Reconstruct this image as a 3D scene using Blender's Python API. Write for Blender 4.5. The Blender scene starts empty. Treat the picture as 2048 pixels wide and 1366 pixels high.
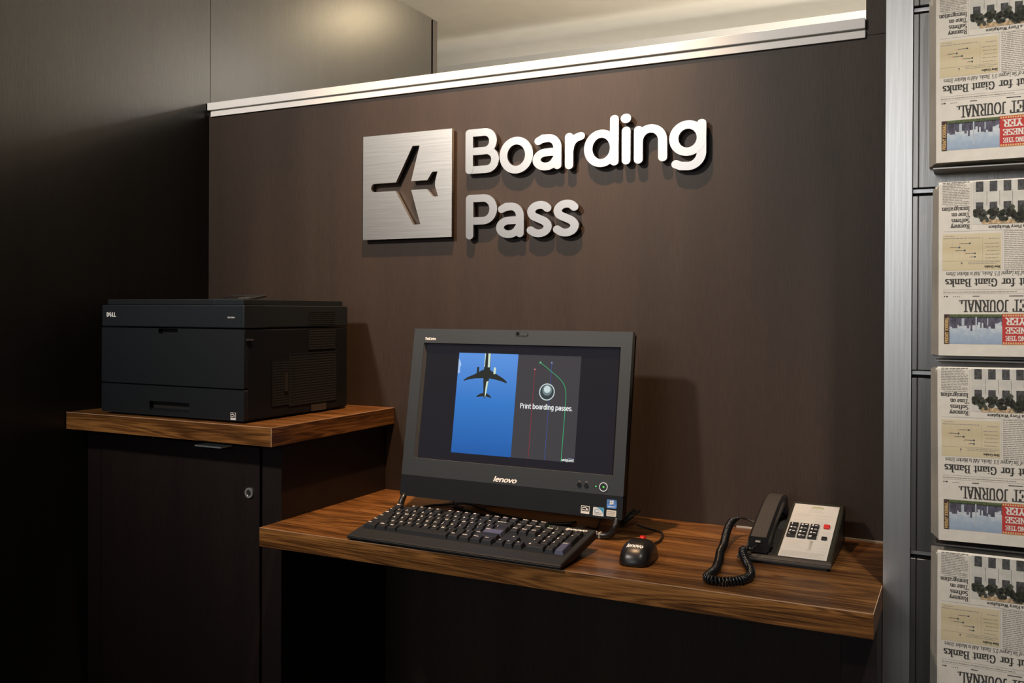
import bpy, bmesh, math, random
from mathutils import Vector, Matrix
PI = math.pi
R = math.radians
S = bpy.context.scene
COL = S.collection
random.seed(7)

# ------------------------------------------------------------------ camera
F, VPP, PITCH, YAW, ROLL = 1827.34, 630.0, R(.2545), R(26.4168), R(.236)
CAM = Vector((0, -1.8, 1.165))
_fw = Vector((-math.sin(YAW), math.cos(YAW), 0)); _rt = Vector((math.cos(YAW), math.sin(YAW), 0)); _up = Vector((0, 0, 1))
_f2 = _fw * math.cos(PITCH) - _up * math.sin(PITCH); _u1 = _up * math.cos(PITCH) + _fw * math.sin(PITCH)
_r2 = _rt * math.cos(ROLL) + _u1 * math.sin(ROLL); _u2 = _u1 * math.cos(ROLL) - _rt * math.sin(ROLL)
cd = bpy.data.cameras.new('camera'); cam = bpy.data.objects.new('camera', cd); COL.objects.link(cam)
cd.sensor_width = 36.0; cd.lens = F * 36.0 / 2048.0; cd.shift_y = (VPP - 683.0) / 2048.0; cd.clip_start = .05
m3 = Matrix((_r2, _u2, -_f2)).transposed()
cam.matrix_world = Matrix.Translation(CAM) @ m3.to_4x4()
S.camera = cam

# ------------------------------------------------------------------ world, lights, exposure
w = bpy.data.worlds.new('world'); S.world = w; w.use_nodes = True
w.node_tree.nodes['Background'].inputs[0].default_value = (.55, .58, .62, 1)
w.node_tree.nodes['Background'].inputs[1].default_value = .05
S.view_settings.view_transform = 'Standard'; S.view_settings.look = 'None'
S.view_settings.gamma = 1.0; S.view_settings.use_curve_mapping = False
S.view_settings.exposure = 0.0

def light(name, kind, loc, target, power, color, **kw):
    d = bpy.data.lights.new(name, kind); d.energy = power; d.color = color
    for k, v in kw.items(): setattr(d, k, v)
    o = bpy.data.objects.new(name, d); COL.objects.link(o); o.location = loc
    o.rotation_euler = (Vector(target) - Vector(loc)).to_track_quat('-Z', 'Y').to_euler()
    return o
# ceiling downlight over the sign, warm
light('sign_downlight', 'SPOT', (-.80, -.54, 2.66), (-.92, -.04, 1.46), 250, (1, .62, .35), spot_size=R(58), spot_blend=1.0, shadow_soft_size=.022)
# lobby downlight behind the photographer's left shoulder
light('lobby_downlight', 'SPOT', (-1.70, -2.3, 2.66), (-1.10, 0, 1.66), 235, (1, .90, .80), spot_size=R(66), spot_blend=1.0, shadow_soft_size=.09)
# downlight in the passage behind the partition; it mirrors in the satin left wall
light('passage_downlight', 'SPOT', (-.76, 2.02, 2.68), (-.76, 2.02, 0), 58, (1, .78, .48), spot_size=R(165), spot_blend=.5, shadow_soft_size=.05)
# wide ceiling panel further back
light('passage_ceiling_panel', 'AREA', (1.0, 2.85, 2.73), (1.0, 2.85, 0), 30, (1, .96, .90), shape='RECTANGLE', size=.6, size_y=.35)
# unseen uplight added behind the low rear partition to brighten the ceiling
light('rear_ceiling_fill', 'AREA', (-.5, 3.9, 1.9), (-.5, 3.5, 2.75), 26, (1, .96, .89), shape='RECTANGLE', size=5.0, size_y=.5)
light('passage_ceiling_fill', 'AREA', (.7, 1.7, 1.2), (.6, 1.85, 2.75), 98, (1, .96, .89), shape='RECTANGLE', size=2.2, size_y=.8)  # second unseen uplight, added between the partitions to even out the ceiling
# tall lobby window behind the photographer
light('lobby_window', 'AREA', (-1.55, -5.6, 2.05), (-1.2, 0, 1.6), 30, (.93, .97, 1.0), shape='RECTANGLE', size=2.4, size_y=1.1)
# downlight in front of the newspaper wall
light('news_downlight', 'SPOT', (.36, -1.45, 2.68), (.15, -.33, 1.05), 160, (1, .92, .84), spot_size=R(38), spot_blend=1.0, shadow_soft_size=.05)

# ------------------------------------------------------------------ materials
def new_mat(name):
    m = bpy.data.materials.new(name); m.use_nodes = True
    nt = m.node_tree; b = nt.nodes['Principled BSDF']; return m, nt, b
def N(nt, t, **kw):
    n = nt.nodes.new(t)
    for k, v in kw.items():
        if k.startswith('i_'): n.inputs[k[2:].replace('_', ' ')].default_value = v
        else: setattr(n, k, v)
    return n
def lin(c): return tuple(((x / 255.0) / 12.92 if x / 255.0 <= .04045 else ((x / 255.0 + .055) / 1.055) ** 2.4) for x in c)
def plain(name, col, rough=.5, metal=0.0, spec=.5, noise=0.0, nscale=300, bump=0.0, stretch=(1, 1, 1)):
    m, nt, b = new_mat(name)
    b.inputs['Roughness'].default_value = rough; b.inputs['Metallic'].default_value = metal
    b.inputs['Specular IOR Level'].default_value = spec
    b.inputs['Base Color'].default_value = (*col, 1)
    if noise or bump:
        tc = N(nt, 'ShaderNodeTexCoord'); mp = N(nt, 'ShaderNodeMapping'); mp.inputs['Scale'].default_value = stretch
        nz = N(nt, 'ShaderNodeTexNoise'); nz.inputs['Scale'].default_value = nscale; nz.inputs['Detail'].default_value = 3
        nt.links.new(tc.outputs['Object'], mp.inputs[0]); nt.links.new(mp.outputs[0], nz.inputs['Vector'])
        if noise:
            rp = N(nt, 'ShaderNodeValToRGB')
            rp.color_ramp.elements[0].position = .3; rp.color_ramp.elements[1].position = .7
            rp.color_ramp.elements[0].color = (*[c * (1 - noise) for c in col], 1); rp.color_ramp.elements[1].color = (*[min(1, c * (1 + noise)) for c in col], 1)
            nt.links.new(nz.outputs['Fac'], rp.inputs[0]); nt.links.new(rp.outputs[0], b.inputs['Base Color'])
        if bump:
            bp = N(nt, 'ShaderNodeBump'); bp.inputs['Strength'].default_value = bump; bp.inputs['Distance'].default_value = .002
            nt.links.new(nz.outputs['Fac'], bp.inputs['Height']); nt.links.new(bp.outputs[0], b.inputs['Normal'])
    return m
def emit(name, col, s=1.0):
    m, nt, b = new_mat(name)
    b.inputs['Base Color'].default_value = (0.003, .003, .003, 1); b.inputs['Roughness'].default_value = .6; b.inputs['Specular IOR Level'].default_value = .06
    b.inputs['Emission Color'].default_value = (*col, 1); b.inputs['Emission Strength'].default_value = s
    return m
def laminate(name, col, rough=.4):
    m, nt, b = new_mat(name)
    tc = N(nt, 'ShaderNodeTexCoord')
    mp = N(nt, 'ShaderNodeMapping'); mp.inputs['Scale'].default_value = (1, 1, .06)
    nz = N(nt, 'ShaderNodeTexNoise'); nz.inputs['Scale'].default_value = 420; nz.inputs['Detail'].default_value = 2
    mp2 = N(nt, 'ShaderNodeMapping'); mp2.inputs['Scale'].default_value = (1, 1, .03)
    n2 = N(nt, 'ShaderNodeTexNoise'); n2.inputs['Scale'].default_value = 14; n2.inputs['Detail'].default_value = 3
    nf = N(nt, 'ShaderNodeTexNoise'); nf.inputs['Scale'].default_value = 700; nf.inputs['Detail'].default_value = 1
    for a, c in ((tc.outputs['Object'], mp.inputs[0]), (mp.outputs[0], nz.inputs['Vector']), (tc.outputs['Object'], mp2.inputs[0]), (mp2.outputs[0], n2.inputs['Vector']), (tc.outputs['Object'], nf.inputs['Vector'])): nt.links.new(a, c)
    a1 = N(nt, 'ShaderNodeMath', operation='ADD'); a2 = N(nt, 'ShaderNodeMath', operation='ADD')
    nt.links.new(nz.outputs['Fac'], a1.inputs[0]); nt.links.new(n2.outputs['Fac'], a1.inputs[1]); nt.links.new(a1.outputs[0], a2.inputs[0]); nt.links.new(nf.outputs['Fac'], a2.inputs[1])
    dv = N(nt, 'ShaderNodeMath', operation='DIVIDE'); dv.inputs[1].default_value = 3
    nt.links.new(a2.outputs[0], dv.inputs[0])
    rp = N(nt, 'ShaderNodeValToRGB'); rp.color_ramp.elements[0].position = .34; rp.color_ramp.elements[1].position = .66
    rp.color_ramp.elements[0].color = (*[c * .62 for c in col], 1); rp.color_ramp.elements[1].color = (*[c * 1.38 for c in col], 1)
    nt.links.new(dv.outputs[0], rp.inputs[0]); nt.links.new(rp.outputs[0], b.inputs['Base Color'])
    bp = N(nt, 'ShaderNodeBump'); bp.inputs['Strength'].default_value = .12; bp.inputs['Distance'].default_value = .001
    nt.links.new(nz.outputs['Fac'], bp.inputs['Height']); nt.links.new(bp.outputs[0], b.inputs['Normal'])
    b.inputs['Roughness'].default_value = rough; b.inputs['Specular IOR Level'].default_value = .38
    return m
def walnut(name, axis='X', off=(0, 0, 0), tint=1.0):
    m, nt, b = new_mat(name)
    tc = N(nt, 'ShaderNodeTexCoord'); mp = N(nt, 'ShaderNodeMapping')
    sc = {'X': (1.0, 17, 17), 'Y': (17, 1.0, 17)}[axis]
    mp.inputs['Scale'].default_value = sc; mp.inputs['Location'].default_value = off
    nt.links.new(tc.outputs['Object'], mp.inputs[0])
    n1 = N(nt, 'ShaderNodeTexNoise'); n1.inputs['Scale'].default_value = 1.5; n1.inputs['Detail'].default_value = 3; n1.inputs['Roughness'].default_value = .5; n1.inputs['Distortion'].default_value = .6
    nt.links.new(mp.outputs[0], n1.inputs['Vector'])
    mul = N(nt, 'ShaderNodeMath', operation='MULTIPLY'); mul.inputs[1].default_value = 70
    sn = N(nt, 'ShaderNodeMath', operation='SINE'); nt.links.new(n1.outputs['Fac'], mul.inputs[0]); nt.links.new(mul.outputs[0], sn.inputs[0])
    mp2 = N(nt, 'ShaderNodeMapping'); mp2.inputs['Scale'].default_value = {'X': (2.6, 190, 190), 'Y': (190, 2.6, 190)}[axis]
    nt.links.new(tc.outputs['Object'], mp2.inputs[0])
    n2 = N(nt, 'ShaderNodeTexNoise'); n2.inputs['Scale'].default_value = 4; n2.inputs['Detail'].default_value = 4; n2.inputs['Roughness'].default_value = .65
    nt.links.new(mp2.outputs[0], n2.inputs['Vector'])
    s1 = N(nt, 'ShaderNodeMath', operation='MULTIPLY'); s1.inputs[1].default_value = .12; nt.links.new(sn.outputs[0], s1.inputs[0])
    s2 = N(nt, 'ShaderNodeMath', operation='MULTIPLY_ADD'); s2.inputs[1].default_value = 1.15; nt.links.new(n2.outputs['Fac'], s2.inputs[0]); nt.links.new(s1.outputs[0], s2.inputs[2])
    s3 = N(nt, 'ShaderNodeMath', operation='MULTIPLY_ADD'); s3.inputs[1].default_value = .9; nt.links.new(n1.outputs['Fac'], s3.inputs[0]); nt.links.new(s2.outputs[0], s3.inputs[2])
    mr = N(nt, 'ShaderNodeMapRange'); mr.inputs['From Min'].default_value = .66; mr.inputs['From Max'].default_value = 1.50
    nt.links.new(s3.outputs[0], mr.inputs['Value'])
    rp = N(nt, 'ShaderNodeValToRGB'); e = rp.color_ramp.elements
    cs = [(.020, .0080, .0030), (.082, .0330, .0090), (.195, .0850, .0235), (.300, .140, .045)]
    e[0].position = 0; e[0].color = (*[c * tint for c in cs[0]], 1); e[1].position = 1; e[1].color = (*[c * tint for c in cs[3]], 1)
    for q, c in ((.33, cs[1]), (.62, cs[2])): k = e.new(q); k.color = (*[x * tint for x in c], 1)
    nt.links.new(mr.outputs[0], rp.inputs[0]); nt.links.new(rp.outputs[0], b.inputs['Base Color'])
    bp = N(nt, 'ShaderNodeBump'); bp.inputs['Strength'].default_value = .08; bp.inputs['Distance'].default_value = .001
    nt.links.new(n2.outputs['Fac'], bp.inputs['Height']); nt.links.new(bp.outputs[0], b.inputs['Normal'])
    b.inputs['Roughness'].default_value = .33; b.inputs['Specular IOR Level'].default_value = .45
    return m
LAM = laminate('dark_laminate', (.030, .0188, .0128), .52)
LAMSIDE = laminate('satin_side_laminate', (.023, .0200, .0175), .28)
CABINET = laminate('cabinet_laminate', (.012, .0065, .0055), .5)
WALX = walnut('walnut_along', 'X'); WALY = walnut('walnut_across', 'Y', (3, 1, 2)); WALE = walnut('walnut_edge', 'X', (5, 2, 7), 1.5)
SEAM_GLINT = plain('laminate_seam_glint', (.50, .31, .19), .35)  # laminate edge seam, its specular glint painted in as light tan
WHITE = plain('white_rail', (.80, .79, .77), .30)
CREAM = plain('cream_paint', (.66, .61, .52), .8, noise=.03, nscale=8)
ALU = plain('brushed_aluminium', (.76, .75, .74), .36, 1.0, noise=.06, nscale=260, bump=.05, stretch=(1, 1, .03))
ALUH = plain('brushed_plate', (.47, .475, .47), .40, 1.0, noise=.07, nscale=260, bump=.05, stretch=(.03, 1, 1))
LETTER = plain('satin_letter_metal', (.39, .395, .40), .38, 1.0)
SLAT = plain('satin_slat_metal', (.40, .38, .36), .30, 1.0, noise=.06, nscale=260, bump=.05, stretch=(1, 1, .03))
DARKGAP = plain('dark_gap', (.006, .005, .005), .8)
CARPET = plain('dark_carpet', (.05, .045, .04), .95, noise=.3, nscale=90)
PALEFLOOR = plain('pale_tile', (.45, .42, .37), .5, noise=.1, nscale=4)
CHROME = plain('chrome', (.92, .90, .87), .42, .9)
STEEL = plain('dull_steel', (.50, .47, .44), .35, 1.0)
PBLK = plain('printer_black', (.0065, .0088, .0115), .5, spec=.4, noise=.12, nscale=900, bump=.06)
PBLK2 = plain('printer_bezel_black', (.0100, .0140, .0180), .46, spec=.4, noise=.12, nscale=900, bump=.06)
PDRK = plain('printer_side_black', (.0045, .0055, .0075), .55, spec=.25)
MONG = plain('monitor_grey', (.0155, .0215, .0275), .55, noise=.15, nscale=1100, bump=.08)
MONB = plain('monitor_chin_black', (.0034, .0052, .0085), .55, spec=.25)
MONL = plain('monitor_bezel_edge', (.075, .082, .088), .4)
KEYB = plain('keyboard_black', (.0080, .0112, .0155), .55, noise=.15, nscale=1300, bump=.1)
KEYC = plain('keycap_black', (.0070, .0092, .0128), .48)
KEYBL = plain('keycap_blue_grey', (.075, .085, .16), .42)
INK = plain('white_legend', (.90, .90, .88), .5)
RED = plain('red_plastic', (.55, .02, .015), .35)
BLK = plain('black_plastic', (.010, .010, .011), .32)
BLKS = plain('black_speckled', (.042, .036, .031), .42, noise=.35, nscale=900, bump=.12)
RUB = plain('black_rubber', (.006, .006, .006), .45)
GLOSS = plain('black_gloss', (.006, .006, .007), .14)
OLIVE = plain('olive_black', (.017, .018, .012), .4)
CARD = plain('cream_card', (.47, .45, .41), .7)
GREY = plain('grey_print', (.32, .30, .26), .7)
PAPER = plain('newsprint', (.60, .56, .49), .85, noise=.05, nscale=60)
PAPEREDGE = plain('newsprint_edge', (.50, .45, .38), .9, noise=.2, nscale=260, stretch=(1, 1, .05))
NINK = plain('news_ink', (.035, .033, .030), .8)
NGREY = plain('news_text_grey', (.27, .25, .215), .85)

# ------------------------------------------------------------------ helpers
def link(me, name, mat, parent=None, smooth=False):
    o = bpy.data.objects.new(name, me); COL.objects.link(o)
    if mat is not None and not me.materials: me.materials.append(mat)
    if smooth:
        for p in me.polygons: p.use_smooth = True
    if parent is not None: attach(o, parent)
    return o
def wmat(o):
    return o.matrix_basis if o.parent is None else wmat(o.parent) @ o.matrix_parent_inverse @ o.matrix_basis
def attach(o, parent, local=False):
    o.parent = parent
    if not local: o.matrix_parent_inverse = wmat(parent).inverted()
def tag(o, label=None, cat=None, group=None, kind=None):
    if label: o['label'] = label
    if cat: o['category'] = cat
    if group: o['group'] = group
    if kind: o['kind'] = kind
    return o
def empty(name, loc, rot=(0, 0, 0), label=None, cat=None, group=None):
    o = bpy.data.objects.new(name, None); COL.objects.link(o); o.location = loc; o.rotation_euler = rot; o.empty_display_size = .02
    return tag(o, label, cat, group)
def box(name, x0, x1, y0, y1, z0, z1, mat, parent=None, bev=0.0, seg=2, M=None):
    bm = bmesh.new(); bmesh.ops.create_cube(bm, size=1)
    for v in bm.verts:
        v.co = Vector((x0 + (v.co.x + .5) * (x1 - x0), y0 + (v.co.y + .5) * (y1 - y0), z0 + (v.co.z + .5) * (z1 - z0)))
    if bev: bmesh.ops.bevel(bm, geom=list(bm.edges), offset=bev, segments=seg, affect='EDGES', profile=.5)
    if M is not None: bm.transform(M)
    me = bpy.data.meshes.new(name); bm.to_mesh(me); bm.free()
    return link(me, name, mat, parent)
def pydata(name, vs, fs, mat, parent=None, smooth=False, M=None):
    me = bpy.data.meshes.new(name); me.from_pydata([tuple(v) for v in vs], [], fs); me.update()
    if M is not None: me.transform(M)
    return link(me, name, mat, parent, smooth)
class MB:
    def __init__(s): s.v = []; s.f = []
    def poly(s, pts):
        n = len(s.v); s.v += [tuple(p) for p in pts]; s.f.append(tuple(range(n, n + len(pts))))
    def rect(s, x0, x1, z0, z1, y=0): s.poly([(x0, y, z0), (x1, y, z0), (x1, y, z1), (x0, y, z1)])
    def box(s, x0, x1, y0, y1, z0, z1):
        n = len(s.v); s.v += [(x, y, z) for z in (z0, z1) for y in (y0, y1) for x in (x0, x1)]
        s.f += [tuple(n + i for i in f) for f in ((0, 2, 3, 1), (4, 5, 7, 6), (0, 1, 5, 4), (2, 6, 7, 3), (0, 4, 6, 2), (1, 3, 7, 5))]
    def build(s, name, mat, parent=None, M=None, smooth=False): return pydata(name, s.v, s.f, mat, parent, smooth, M)
# local XY (z out) -> facing -Y : x->X, y->Z, z->-Y
FACE = Matrix(((1, 0, 0, 0), (0, 0, -1, 0), (0, 1, 0, 0), (0, 0, 0, 1)))
def filled(loops, depth):
    """mesh of 2D loops (even-odd holes) extruded z 0..depth"""
    cu = bpy.data.curves.new('t', 'CURVE'); cu.dimensions = '2D'; cu.fill_mode = 'BOTH'; cu.extrude = depth / 2
    for lp in loops:
        sp = cu.splines.new('POLY'); sp.points.add(len(lp) - 1); sp.use_cyclic_u = True
        for i, p in enumerate(lp): sp.points[i].co = (p[0], p[1], 0, 1)
    o = bpy.data.objects.new('t', cu); COL.objects.link(o)
    me = bpy.data.meshes.new_from_object(o.evaluated_get(bpy.context.evaluated_depsgraph_get()))
    bpy.data.objects.remove(o); bpy.data.curves.remove(cu)
    me.transform(Matrix.Translation((0, 0, depth / 2)))
    return me
def join_meshes(mes, name):
    bm = bmesh.new()
    for me in mes: bm.from_mesh(me); bpy.data.meshes.remove(me)
    bmesh.ops.recalc_face_normals(bm, faces=bm.faces)
    out = bpy.data.meshes.new(name); bm.to_mesh(out); bm.free(); return out
_tc = {}
def textmesh(body, size, shear=0.0, bold=0.0, depth=0.0, align='LEFT', sx=1.0):
    cu = bpy.data.curves.new('t', 'FONT'); cu.body = body; cu.size = size; cu.shear = shear; cu.offset = bold; cu.extrude = depth / 2
    cu.align_x = align; cu.resolution_u = 2
    o = bpy.data.objects.new('t', cu); COL.objects.link(o)
    me = bpy.data.meshes.new_from_object(o.evaluated_get(bpy.context.evaluated_depsgraph_get()))
    bpy.data.objects.remove(o); bpy.data.curves.remove(cu)
    if sx != 1.0: me.transform(Matrix.Diagonal((sx, 1, 1, 1)))
    me.materials.clear()
    return me
def text(name, body, size, mat, M, parent, **kw):
    me = textmesh(body, size, **kw); me.transform(M); return link(me, name, mat, parent)
def fit_text(name, body, x0, x1, y0, height, mat, M, parent, **kw):
    """text stretched to span x0..x1 with given glyph height"""
    me = textmesh(body, 1.0, **kw)
    xs = [v.co.x for v in me.vertices]; ys = [v.co.y for v in me.vertices]
    sx = (x1 - x0) / (max(xs) - min(xs)); sy = height / (max(ys) - min(ys))
    me.transform(M @ Matrix.Translation((x0, y0, 0)) @ Matrix.Diagonal((sx, sy, 1, 1)) @ Matrix.Translation((-min(xs), -min(ys), 0)))
    return link(me, name, mat, parent)
def catmull(pts, n=8, closed=False):
    P = [Vector(p) for p in pts]; out = []; L = len(P)
    rng = range(L if closed else L - 1)
    for i in rng:
        g = (lambda k: P[k % L]) if closed else (lambda k: P[min(max(k, 0), L - 1)])
        a, b, c, d = g(i - 1), g(i), g(i + 1), g(i + 2)
        for k in range(n):
            t = k / n; out.append(.5 * ((2 * b) + (c - a) * t + (2 * a - 5 * b + 4 * c - d) * t * t + (-a + 3 * b - 3 * c + d) * t ** 3))
    if not closed: out.append(P[-1])
    return out
def tube(name, pts, r, mat, parent=None, seg=8, closed=False):
    P = [Vector(p) for p in pts]; n = len(P); vs = []; fs = []
    T = [((P[(i + 1) % n] if closed else P[min(i + 1, n - 1)]) - (P[i - 1] if closed else P[max(i - 1, 0)])).normalized() for i in range(n)]
    u = T[0].orthogonal().normalized()
    for i in range(n):
        u = (u - T[i] * u.dot(T[i]))
        u = u.normalized() if u.length > 1e-6 else T[i].orthogonal().normalized()
        v = T[i].cross(u)
        rr = r(i / (n - 1)) if callable(r) else r
        vs += [P[i] + (u * math.cos(2 * PI * k / seg) + v * math.sin(2 * PI * k / seg)) * rr for k in range(seg)]
    for i in range(n if closed else n - 1):
        j = (i + 1) % n
        fs += [(i * seg + k, i * seg + (k + 1) % seg, j * seg + (k + 1) % seg, j * seg + k) for k in range(seg)]
    if not closed: fs += [tuple(range(seg))[::-1], tuple((n - 1) * seg + k for k in range(seg))]
    return pydata(name, vs, fs, mat, parent, True)
def arc(cx, cy, rx, ry, a0, a1, n=14):
    return [(cx + rx * math.cos(R(a0 + (a1 - a0) * i / n)), cy + ry * math.sin(R(a0 + (a1 - a0) * i / n))) for i in range(n + 1)]
def rrect(x0, x1, y0, y1, r, n=4):
    return arc(x1 - r, y1 - r, r, r, 0, 90, n) + arc(x0 + r, y1 - r, r, r, 90, 180, n) + arc(x0 + r, y0 + r, r, r, 180, 270, n) + arc(x1 - r, y0 + r, r, r, 270, 360, n)
def flat(name, loops, mat, parent, M, depth=.0004):
    me = filled(loops, depth); me.transform(M); return link(me, name, mat, parent)
def disc(name, c, r, depth, mat, parent, M, n=24, r2=None):
    lp = [arc(c[0], c[1], r, r, 0, 360 - 360 / n, n - 1)]
    if r2: lp.append(arc(c[0], c[1], r2, r2, 0, 360 - 360 / n, n - 1))
    return flat(name, lp, mat, parent, M, depth)

# ------------------------------------------------------------------ setting
XW = -1.7878; ZD = .7435; ZS = .937
def struct(o): o['kind'] = 'structure'; return o
struct(box('floor', -4.5, 3.5, -7, .05, -.05, 0, CARPET))
struct(box('floor', -4.5, 3.5, .05, 5.6, -.05, 0, PALEFLOOR))
struct(box('ceiling', -4.5, 3.5, -7, 5.6, 2.75, 2.80, CREAM))
struct(box('wall_rear', -4.5, 3.5, 5.55, 5.65, 0, 2.75, CREAM))
# low rear partition with its own pale rail
wr = struct(box('wall_rear_low', -3.4, 3.2, 2.95, 3.0, 0, 2.57, CREAM))
tr = struct(box('trim_1', -3.4, 3.2, 2.93, 2.945, 2.57, 2.63, WHITE))
# left wall: two tall panels and an end strip
wl = struct(box('wall_left', XW - .05, XW - .012, -2.6, 1.13, 0, 2.25, DARKGAP))
box('panel', XW - .011, XW, -2.6, .0045, 0, 2.254, LAMSIDE, wl)
box('panel', XW - .011, XW, .0063, 1.115, 0, 2.254, LAMSIDE, wl)
box('end_strip', XW - .05, XW + .004, 1.120, 1.150, 0, 2.250, CABINET, wl)
# sign partition
wb = struct(box('wall_back', XW + .001, -.113, 0, .10, 0, 1.675, LAM))
struct(box('wall_back_post', -.168, -.045, .0, .10, 1.676, 2.75, LAM))
cap = struct(box('trim_2', XW + .002, -.1685, -.008, .12, 1.6875, 1.7067, WHITE, None, .001))
box('lower_strip', XW + .011, -.1685, -.005, .0, 1.6705, 1.6840, WHITE, cap, .0008)
box('groove', XW + .011, -.1685, -.002, .0, 1.6838, 1.6877, GREY, cap)
# aluminium faced fin
fin = struct(box('trim_3', -.1125, -.0745, -.276, .10, 0, 2.75, CABINET))
box('face_sheet', -.1125, -.0745, -.2815, -.2762, 0, 2.75, ALU, fin)
# slat wall right of the fin
ws = struct(box('wall_right', -.0740, 1.4, -.262, -.20, 0, 2.75, DARKGAP))
GZ = [.245, .520, .796, 1.0714, 1.3488, 1.6259, 1.903, 2.18, 2.457]
zz = [0] + GZ + [2.75]
for i in range(len(zz) - 1):
    a = zz[i] + (.006 if i else 0); b = zz[i + 1] - (.006 if i < len(zz) - 2 else 0)
    box('slat_panel', -.0655, 1.4, -.279, -.2625, a, b, SLAT, ws, .0008, 1)
    box('slat_edge_strip', -.0738, -.0662, -.279, -.2625, a, b, SLAT, ws, .0008, 1)
for z in GZ: box('groove_rail', -.0738, 1.4, -.272, -.2622, z - .001, z + .0045, ALU, ws)
struct(box('wall_side', 1.4, 1.45, -3.0, 5.55, 0, 2.75, CREAM))

# ------------------------------------------------------------------ sign: pierced plate and letters
plate_pts = [(-1.2818, 1.5757), (-1.2818, 1.3315), (-1.0391, 1.3315), (-1.0391, 1.5757)]
plane_hole = [(-1.2453, 1.4629), (-1.1893, 1.4629), (-1.1439, 1.5441), (-1.1249, 1.5438), (-1.1473, 1.4633), (-1.1043, 1.4630), (-1.0908, 1.4813), (-1.0768, 1.4814), (-1.0829, 1.4591), (-1.0829, 1.4480), (-1.0751, 1.4248), (-1.0878, 1.4246), (-1.1043, 1.4427), (-1.1472, 1.4430), (-1.1222, 1.3632), (-1.1411, 1.3626), (-1.1901, 1.4433), (-1.2480, 1.4433)] + arc(-1.2490, 1.4531, .0100, .0098, 255, 105, 10)
SY = -.0065
pm = filled([plate_pts, plane_hole], .0095); pm.transform(Matrix.Translation((0, SY, 0)) @ FACE)
po = link(pm, 'sign_plate', ALUH); tag(po, 'square brushed metal plate with an aeroplane cut out of it', 'sign')
for x, z in ((-1.27, 1.565), (-1.05, 1.565), (-1.27, 1.342), (-1.05, 1.342)): box('standoff', x - .004, x + .004, -.0066, -.0001, z - .004, z + .004, STEEL, po)
def stroke_loop(pts, a, b, closed=False):
    P = [Vector((x / a, y / b)) for x, y in pts]; n = len(P); L = []; Rr = []
    for i in range(n):
        p = P[i - 1] if (closed or i) else P[i]; q = P[(i + 1) % n] if (closed or i < n - 1) else P[i]
        t = (q - p).normalized(); nm = Vector((-t.y, t.x)); k = 1.0
        if (closed or 0 < i < n - 1):
            t1 = (P[i] - p).normalized(); c = max(.5, t1.dot(t)); k = 1 / c
        L.append(P[i] + nm * k); Rr.append(P[i] - nm * k)
    un = lambda q: (q[0] * a, q[1] * b)
    if closed: return [[un(q) for q in L], [un(q) for q in Rr]]
    def capf(c, d):
        a0 = math.atan2(d.y, d.x); return [c + Vector((math.cos(a0 + PI / 2 - PI * k / 8), math.sin(a0 + PI / 2 - PI * k / 8))) for k in range(9)]
    e = (P[-1] - P[-2]).normalized(); s = (P[0] - P[1]).normalized()
    lp = L[1:-1] + capf(P[-1], e) + Rr[1:-1][::-1] + capf(P[0], s)
    return [[un(q) for q in lp]]
def shift(sts, dx, dz): return [([(x + dx, z + dz) for x, z in p], c) for p, c in sts]
line = lambda *p: (list(p), False)
A_ = [(catmull([(-.8245, 1.5300), (-.8150, 1.5345)], 3) + arc(-.8020, 1.5135, .0218, .0214, 90, 0) + [(-.7802, 1.4755)], False),
      ([(-.7802, 1.5045), (-.7950, 1.5047)] + arc(-.8075, 1.4896, .0214, .0150, 90, 270) + [(tuple(q)) for q in catmull([(-.8000, 1.4752), (-.7900, 1.4800), (-.7830, 1.4890)], 3)], False)]
A_[0] = ([tuple(q) for q in A_[0][0]], False)
S_ = [([tuple(q) for q in catmull([(-.8030, 1.3855), (-.8110, 1.3915), (-.8225, 1.3930), (-.8340, 1.3895), (-.8410, 1.3805), (-.8370, 1.3705), (-.8230, 1.3635), (-.8090, 1.3570), (-.8020, 1.3475), (-.8070, 1.3370), (-.8190, 1.3322), (-.8320, 1.3335), (-.8425, 1.3395)], 5)], False)]
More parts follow.
